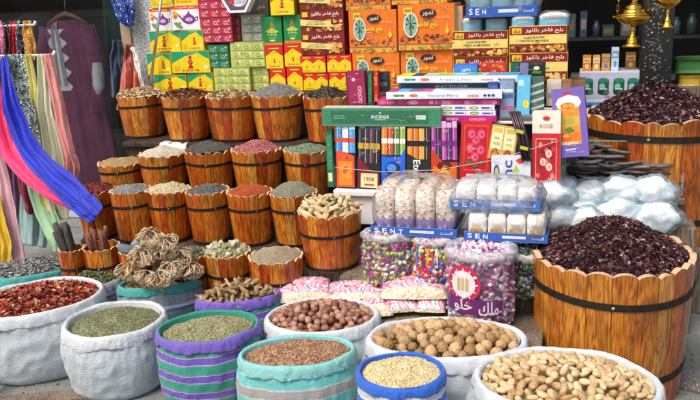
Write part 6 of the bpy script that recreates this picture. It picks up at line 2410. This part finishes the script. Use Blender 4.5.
def crom(P, n):
    out = []
    for i in range(len(P) - 1):
        a, b_, c_, d_ = P[max(i - 1, 0)], P[i], P[i + 1], P[min(i + 2, len(P) - 1)]
        for k in range(n):
            t = k / n
            out.append(tuple(.5 * ((2 * b_[j]) + (-a[j] + c_[j]) * t + (2 * a[j] - 5 * b_[j] + 4 * c_[j] - d_[j]) * t * t + (-a[j] + 3 * b_[j] - 3 * c_[j] + d_[j]) * t ** 3) for j in range(len(b_))))
    out.append(tuple(P[-1]))
    return out


SCG = 'scarves hung on the rails'


def scarf(label, path, mat, folds=3.0, amp=.014, nw=44, group=SCG, name='scarf', trim=None, cat='scarf'):
    """path: (photo px, photo py, y plane, width px) from the rail downwards"""
    W = []
    for (px, py, y, wp) in path:
        p = PY(px, py, y)
        W.append((p.x, p.y, p.z, .88 * wp / SC(p)))
    W = crom(W, 9)
    ph = random.random() * 6
    rows = []
    for i, (x, y, z, wd) in enumerate(W):
        c = Vector((x, y, z))
        a, b_ = W[max(i - 1, 0)], W[min(i + 1, len(W) - 1)]
        t = Vector((b_[0] - a[0], b_[1] - a[1], b_[2] - a[2])).normalized()
        s = t.cross(VD).normalized()
        if s.dot(SD) < 0: s = -s
        row = []
        for k in range(nw + 1):
            u = -1 + 2 * k / nw
            d = amp * (2.4 * noise.noise((u * folds * .9 + ph * 3, i * .030, 2)) + .7 * noise.noise((u * folds * 2.4 + ph, i * .035, 5)) + .22 * noise.noise((u * folds * 6 + ph, i * .06, 7)) + .7 * noise.noise((u * 2 + ph, i * .2, 1)))
            d *= min(1.0, .25 + (len(W) - 1 - i) / (len(W) * .22))
            e = wd / 2 * (u + .10 * math.sin(folds * math.pi * u + ph) / folds) + .012 * noise.noise((i * .11, ph, u * .6)) + .003 * noise.noise((i * .5, ph, u))
            row.append(c + s * e + VD * d)
        rows.append(row)
    mb = MB()
    mb.grid(rows, mat, True)
    o = mb.build(name)
    m = o.modifiers.new('thick', 'SOLIDIFY'); m.thickness = .0025
    tag(o, label, cat, group)
    return o, rows


PINK = cloth_mat('hot_pink_cloth', '#e6286e', .55, .3)
BLUEC = cloth_mat('royal_blue_cloth', '#1228b4', .6, .1)
SEQ = speckle_mat('silver_sequins', [(0, '#e8efee'), (.3, '#9ab0aa'), (.5, '#5a7068'), (.7, '#cfdcd8'), (.88, '#2f3f3c')], 150, .2, .75, .8)
SEQG = speckle_mat('gold_sequins', [(0, '#c8b060'), (.3, '#8a7434'), (.5, '#e6dca0'), (.7, '#5a4a20'), (.85, '#d8d8d0')], 170, .25, .7, .8)
GREENS = cloth_mat('sage_cloth', '#9cc49a', .6, .3)
YELC = cloth_mat('yellow_cloth', '#e0d878', .6, .3)
CREAMC = cloth_mat('cream_cloth', '#dfe0bc', .6, .3)
SALM = cloth_mat('salmon_cloth', '#dd948e', .6, .3)
PALEP = cloth_mat('pale_pink_cloth', '#d8a8b0', .6, .3)
MUST = cloth_mat('mustard_cloth', '#e0b820', .6, .3)
BLK = speckle_mat('black_beads', [(0, '#1c1a1a'), (.55, '#2c2826'), (.85, '#8a7a5a')], 190, .35, .2, .9)
REDB = speckle_mat('red_beads', [(0, '#c0141c'), (.5, '#d8262a'), (.85, '#8a0c12')], 190, .35, .1, .9)
NAVB = speckle_mat('navy_white_beads', [(0, '#1f2436'), (.5, '#3a4258'), (.75, '#c8ccd4')], 170, .35, .2, .9)
ORB = speckle_mat('amber_beads', [(0, '#d08a2a'), (.4, '#e0a84a'), (.7, '#a86418'), (.88, '#f0d8a0')], 170, .35, .2, .9)
PINKB = speckle_mat('pink_beads', [(0, '#d8528a'), (.5, '#e880a8'), (.85, '#f4d0dc')], 170, .4, .1, .9)

# rails
def rail(label, pxs, y, rad, zend=None, foot=True):
    root = thing('scarf_rail', label, 'rail', (0, 0, 0))
    a, b_ = PY(pxs[0][0], pxs[0][1], y), PY(pxs[1][0], pxs[1][1], y)
    a.z = b_.z
    a.x -= .5
    mb = MB(); mb.tube([a, b_], rad, 10, WHITE); mb.build('bar', root)
    mb = MB(); mb.tube([b_, b_ + Vector((.012, 0, .003)), b_ + Vector((.02, 0, .02))], [rad, rad * 1.25, rad * 1.3], 10, WHITE); mb.build('end_knob', root)
    mb = MB(); mb.tube([(a.x + .25, y + .008, .0), (a.x + .25, y + .008, a.z)], rad * 1.3, 10, STEEL); mb.build('post', root)
    return b_


rail('upper white rail of beaded scarves before the window', ((0, 24), (33, 25)), 3.95, .007)
rail('lower white rail of long scarves before the window', ((0, 58), (52, 55)), 3.60, .007)
BG = 'beaded scarves on the upper rail'
for (lab, x0, x1, yb, m, w_) in (('pink beaded scarf at the outer end of the upper rail', -2, 1, 62, PINKB, 12), ('black beaded scarf on the upper rail', 7, 9, 62, BLK, 12), ('red beaded scarf between the black and navy ones', 13, 14, 62, REDB, 8),
                                 ('navy and white beaded scarf on the upper rail', 18.5, 20, 62, NAVB, 7), ('amber beaded scarf at the inner end of the upper rail', 26, 29, 60, ORB, 11)):
    scarf(lab, [(x0, 21, 3.96, w_ * .8), (x0 + .4, 30, 3.94, w_), (x1, 46, 3.93, w_ * 1.1), (x1 + .5, yb, 3.93, w_ * 1.2)], m, 2.2, .012, group=BG)
# long scarves
YR = 3.58
scarf('sage green sheer scarf with a sequin edge hanging to the charcoal tub', [(11, 55, YR, 9), (15, 85, YR - .02, 12), (24, 130, YR - .03, 16), (34, 170, YR - .05, 22), (44, 205, YR - .07, 26), (56, 236, YR - .12, 24), (58, 252, YR - .12, 18)], GREENS, 3, .012)
scarf('silver sequinned scarf on the lower rail', [(18, 54, YR - .02, 15), (20, 80, YR - .03, 16), (25, 105, YR - .04, 17), (31, 130, YR - .05, 17), (38, 160, YR - .06, 12)], SEQ, 2, .010)
scarf('pale yellow scarf beside the silver sequinned one', [(27, 54, YR, 10), (31, 85, YR - .01, 12), (36, 120, YR - .02, 14), (42, 150, YR - .03, 18), (47, 185, YR - .05, 26), (52, 212, YR - .07, 22)], YELC, 2.5, .012)
scarf('cream ivory scarf hanging in two long folds', [(41, 54, YR, 10), (44, 90, YR - .01, 12), (49, 130, YR - .02, 17), (55, 165, YR - .03, 24), (57, 195, YR - .05, 28), (60, 220, YR - .07, 20)], CREAMC, 2.5, .016)
scarf('salmon pink scarf at the inner end of the lower rail', [(47, 54, YR, 9), (53, 80, YR - .02, 13), (60, 115, YR - .03, 15), (68, 150, YR - .04, 17), (72, 170, YR - .04, 16), (68, 195, YR - .04, 10)], SALM, 2.5, .012)
scarf('gold sequinned scarf edge beside the royal blue scarf', [(3, 56, YR - .05, 8), (6, 90, YR - .07, 9), (12, 130, YR - .08, 8), (19, 160, YR - .10, 6), (22, 172, YR - .10, 4)], SEQG, 2, .008)
scarf('royal blue scarf swept across down to the small tubs', [(3, 56, YR - .05, 10), (9, 90, YR - .15, 16), (20, 128, YR - .20, 22), (36, 157, YR - .28, 28), (56, 179, YR - .38, 32), (76, 197, YR - .45, 31), (90, 209, YR - .48, 27), (97, 216, YR - .49, 22)], BLUEC, 2.5, .016)
scarf('hot pink scarf sweeping down under the royal blue one', [(-9, 56, YR - .08, 12), (-7, 90, YR - .10, 17), (0, 122, YR - .12, 21), (9, 150, YR - .15, 24), (26, 172, YR - .21, 22), (48, 190, YR - .31, 18), (64, 200, YR - .36, 16), (72, 205, YR - .38, 14)], PINK, 2.5, .014)
scarf('dusty pink scarf hanging low at the outer end', [(-6, 150, YR - .12, 16), (2, 180, YR - .14, 17), (8, 210, YR - .16, 18), (14, 240, YR - .17, 18), (19, 262, YR - .18, 15)], PALEP, 2.2, .012)
scarf('mustard yellow scarf with black trim low at the outer end', [(-8, 195, YR - .20, 18), (-3, 220, YR - .21, 20), (2, 245, YR - .22, 22), (3, 262, YR - .22, 20)], MUST, 2.5, .012)
scarf('deep crimson scarf glimpsed behind the sage green one', [(22, 140, YR + .02, 14), (26, 180, YR + .02, 18), (30, 205, YR + .02, 15), (30, 214, YR + .02, 10)], cloth_mat('crimson_cloth', '#a02a4a', .6, .3), 2, .012)


scarf('pale turquoise cloth hanging low behind the sage green scarf', [(38, 140, YR + .05, 22), (36, 175, YR + .05, 30), (34, 215, YR + .05, 34), (33, 246, YR + .05, 32)], cloth_mat('pale_turquoise_cloth', '#9fbfbd', .65, .3), 3, .014)
scarf('plum cloth hanging low at the outer end of the rail', [(12, 120, YR + .06, 18), (14, 160, YR + .06, 24), (15, 205, YR + .06, 26), (14, 235, YR + .06, 22)], cloth_mat('plum_cloth', '#6a4468', .65, .3), 3, .014)

# ------------------------------------------------------------------ robe behind the glass behind the glass
YG = YS + .22
pb, pt_ = PY(86, 205, YG), PY(72, 17, YG)
SCR = SC(pt_)
robe = thing('purple_robe', 'long purple robe with white zigzag braid hanging behind the shop window', 'robe', (PY(72, 60, YG).x, YG, 0))
RX = robe.location.x
PURC = cloth_mat('aubergine_cloth', '#82355f', .75, .3, var=.25)
zt0, zb0 = pt_.z - .02, .17


def tors(s, z):
    """front of the robe: s -1..1 across"""
    t = (zt0 - z) / (zt0 - zb0)
    hw = (.05 + .155 * min(1, t / .055) ** .6 + .05 * t) if t < .055 else .205 + .06 * t
    hw = max(.04, hw)
    x = s * hw * 1.0
    d = .085 * math.sqrt(max(0, 1 - s * s * .98)) + .026 * noise.noise((s * 4.5, t * 1.6, 4)) * min(1, t * 6) + .016 * noise.noise((s * 11, t * 2.2, 1)) * min(1, t * 4)
    return x + .05 * t, -d, z


mb = MB()
rows, back = [], []
for i in range(40):
    z = zt0 - (zt0 - zb0) * i / 39
    f = [tors(-1 + 2 * k / 30, z) for k in range(31)]
    rows.append(f + [(x, -y * .6 + .002, z_) for x, y, z_ in f[::-1][1:-1]])
mb.grid(rows, PURC, True, True)
mb.build('robe_body', robe)
for s in (-1, 1):
    mb = MB()
    pts = [(s * .17, -.01, zt0 - .05), (s * .215 + .01, -.03, zt0 - .22), (s * .235 + .03, -.06, zt0 - .45), (s * .225 + .03, -.10, zt0 - .66)]
    mb.tube(pts, [.055, .062, .066, .075], 16, PURC)
    mb.build('sleeve', robe)
mb = MB()
LACE = cloth_mat('white_braid', '#f0efea', .7, .2)
for i in range(26):      # zigzag panel down the front
    z0_, z1_ = zt0 - .06 - .017 * i, zt0 - .06 - .017 * (i + 1)
    def wz(z): 
        k = ((zt0 - z) / .105) % 1.0
        return .13 + .24 * (1 - abs(2 * k - 1))
    for (sa, sb) in ((-1, 1),):
        P = []
        for zz in (z0_, z1_):
            L_, R_ = -.30 - wz(zz), -.30 + wz(zz) * 1.25
            P.append([(x, y - .004, z_) for x, y, z_ in [tors(max(-.97, L_ + (R_ - L_) * k / 10), zz) for k in range(11)]])
        mb.grid(P[::-1], LACE, True)
mb.build('zigzag_braid', robe)
mb = MB()
GSC = cloth_mat('grey_band', '#a9a6ac', .7, .2)
for o_ in (-.42, -.12):
    P = []
    for i in range(24):
        z = zt0 - .005 - .02 * i
        P.append([(x, y - .012, z_) for x, y, z_ in [tors(o_ + .10 * math.exp(-i * .2) * (1 if o_ > -.3 else -1) * -1 + .055 * k, z) for k in range(-1, 2)]])
    mb.grid(P[::-1], GSC, True)
mb.build('grey_band', robe)
mb = MB()
mb.tube([(.30, -.13, zt0 - .30), (.305, -.14, zt0 - .38), (.30, -.145, zt0 - .46), (.285, -.14, zt0 - .52)], [.034, .044, .042, .016], 12, LACE)
mb.build('cuff', robe)
hg = MB()
TANW = paint('#8a6a3a', .5, .15)
hg.tube([(-.17, -.0, zt0 - .03), (-.07, 0, zt0 + .025), (0, 0, zt0 + .045), (.07, 0, zt0 + .025), (.17, 0, zt0 - .03)], [.012, .017, .02, .017, .012], 10, TANW)
hg.tube([(0, 0, zt0 + .04), (0, 0, zt0 + .12), (.02, 0, zt0 + .15), (.0, 0, zt0 + .18)], .004, 6, STEEL)
tag(hg.build('clothes_hanger', None, (RX, YG, 0)), 'tan wooden hanger carrying the purple robe', 'hanger')
wr_ = MB(); wr_.tube([(-1.6, 0, zt0 + .185), (1.5, 0, zt0 + .185)], .008, 8, STEEL)
tag(wr_.build('hanging_rod', None, (RX, YG, 0)), 'steel rod behind the window that the robe hangs from', 'rod')
# dark garments beside and behind the robe; green shape imitates a glass reflection
for (lab, dx, dy, c_, zz) in (('dark green shape standing in for the glass reflection above the robe shoulder', .30, .35, '#1f4a3e', .25), ('black garment hanging dimly behind the scarves', -.45, .2, '#1b1c1f', .05), ('charcoal garment hanging dimly past the robe sleeve', .62, .15, '#2c3036', .0)):
    mb = MB()
    rows = []
    for i in range(24):
        t = i / 23
        z = zt0 + zz - 1.1 * t
        hw = .06 + .13 * min(1, t / .08) ** .6 + .05 * t
        rows.append([(hw * math.cos(a) * 1.1, hw * .35 * math.sin(a) * (1 + .3 * math.sin(a * 5 + i * .1)), z) for a in [2 * math.pi * k / 28 for k in range(28)]])
    mb.grid(rows, cloth_mat('garment_' + c_.strip('#'), c_, .8, .2), True, True)
    tag(mb.build('garment_and_reflection', None, (RX + dx, YG + dy, 0)), lab, 'garment')

# sequinned cloth, card panel, coral cloth and the steel pole by the pillar
YC = YS - .42
scarf('royal blue sequinned cloth hanging beside the granite pillar', [(121, -22, YC, 26), (122, 0, YC, 27), (126, 14, YC - .01, 22), (131, 26, YC - .01, 8)], speckle_mat('blue_sequins', [(0, '#24408f'), (.4, '#182868'), (.7, '#3f5cae'), (.93, '#b8c8e0')], 170, .25, .5, .8), 2.5, .012, group=None, name='sequin_cloth', cat='cloth')
p0, p1 = PY(121, 18, YC + .06), PY(137, 100, YC + .06)
mb = MB(); mb.cbox((0, 0, 0), (p1.x - p0.x + .02, .015, p0.z - p1.z), paint('#a8967c', .7, .12), .002)
o = mb.build('card_panel', None, ((p0.x + p1.x) / 2, YC + .06, (p0.z + p1.z) / 2))
tag(o, 'tan card panel standing beside the granite pillar', 'panel')
scarf('coral cloth with a white lace border draped by the top barrel', [(128, 44, YC - .05, 8), (129, 56, YC - .06, 15), (131, 72, YC - .07, 22), (131, 90, YC - .08, 28), (130, 112, YC - .08, 30)], cloth_mat('coral_cloth', '#c86a58', .65, .3), 3, .03, group=None, name='coral_cloth', cat='cloth')
scarf('white lace border of the coral cloth', [(131, 48, YC - .09, 3), (135, 56, YC - .10, 4), (137, 66, YC - .11, 4), (140, 76, YC - .12, 4), (143, 88, YC - .12, 4), (144, 98, YC - .12, 4)], LACE, 2, .012, group=None, name='lace_border', cat='cloth')
scarf('slate blue cloth hanging behind the coral one', [(116, 40, YC + .0, 8), (116, 56, YC, 14), (117, 75, YC, 16), (117, 98, YC, 16)], cloth_mat('slate_cloth', '#34465c', .7, .3), 2, .02, group=None, name='slate_cloth', cat='cloth')
a, b_ = PY(165, -30, YB - .045), PY(149, 96, YB - .045)
mb = MB(); mb.tube([a, b_], .0085, 12, paint('#c4c8ca', .25, .08, metal=.9))
tag(mb.build('steel_pole'), 'slender steel pole leaning beside the yellow tea cartons', 'pole')

bpy.data.objects.remove(_to)
bpy.data.curves.remove(_cu)
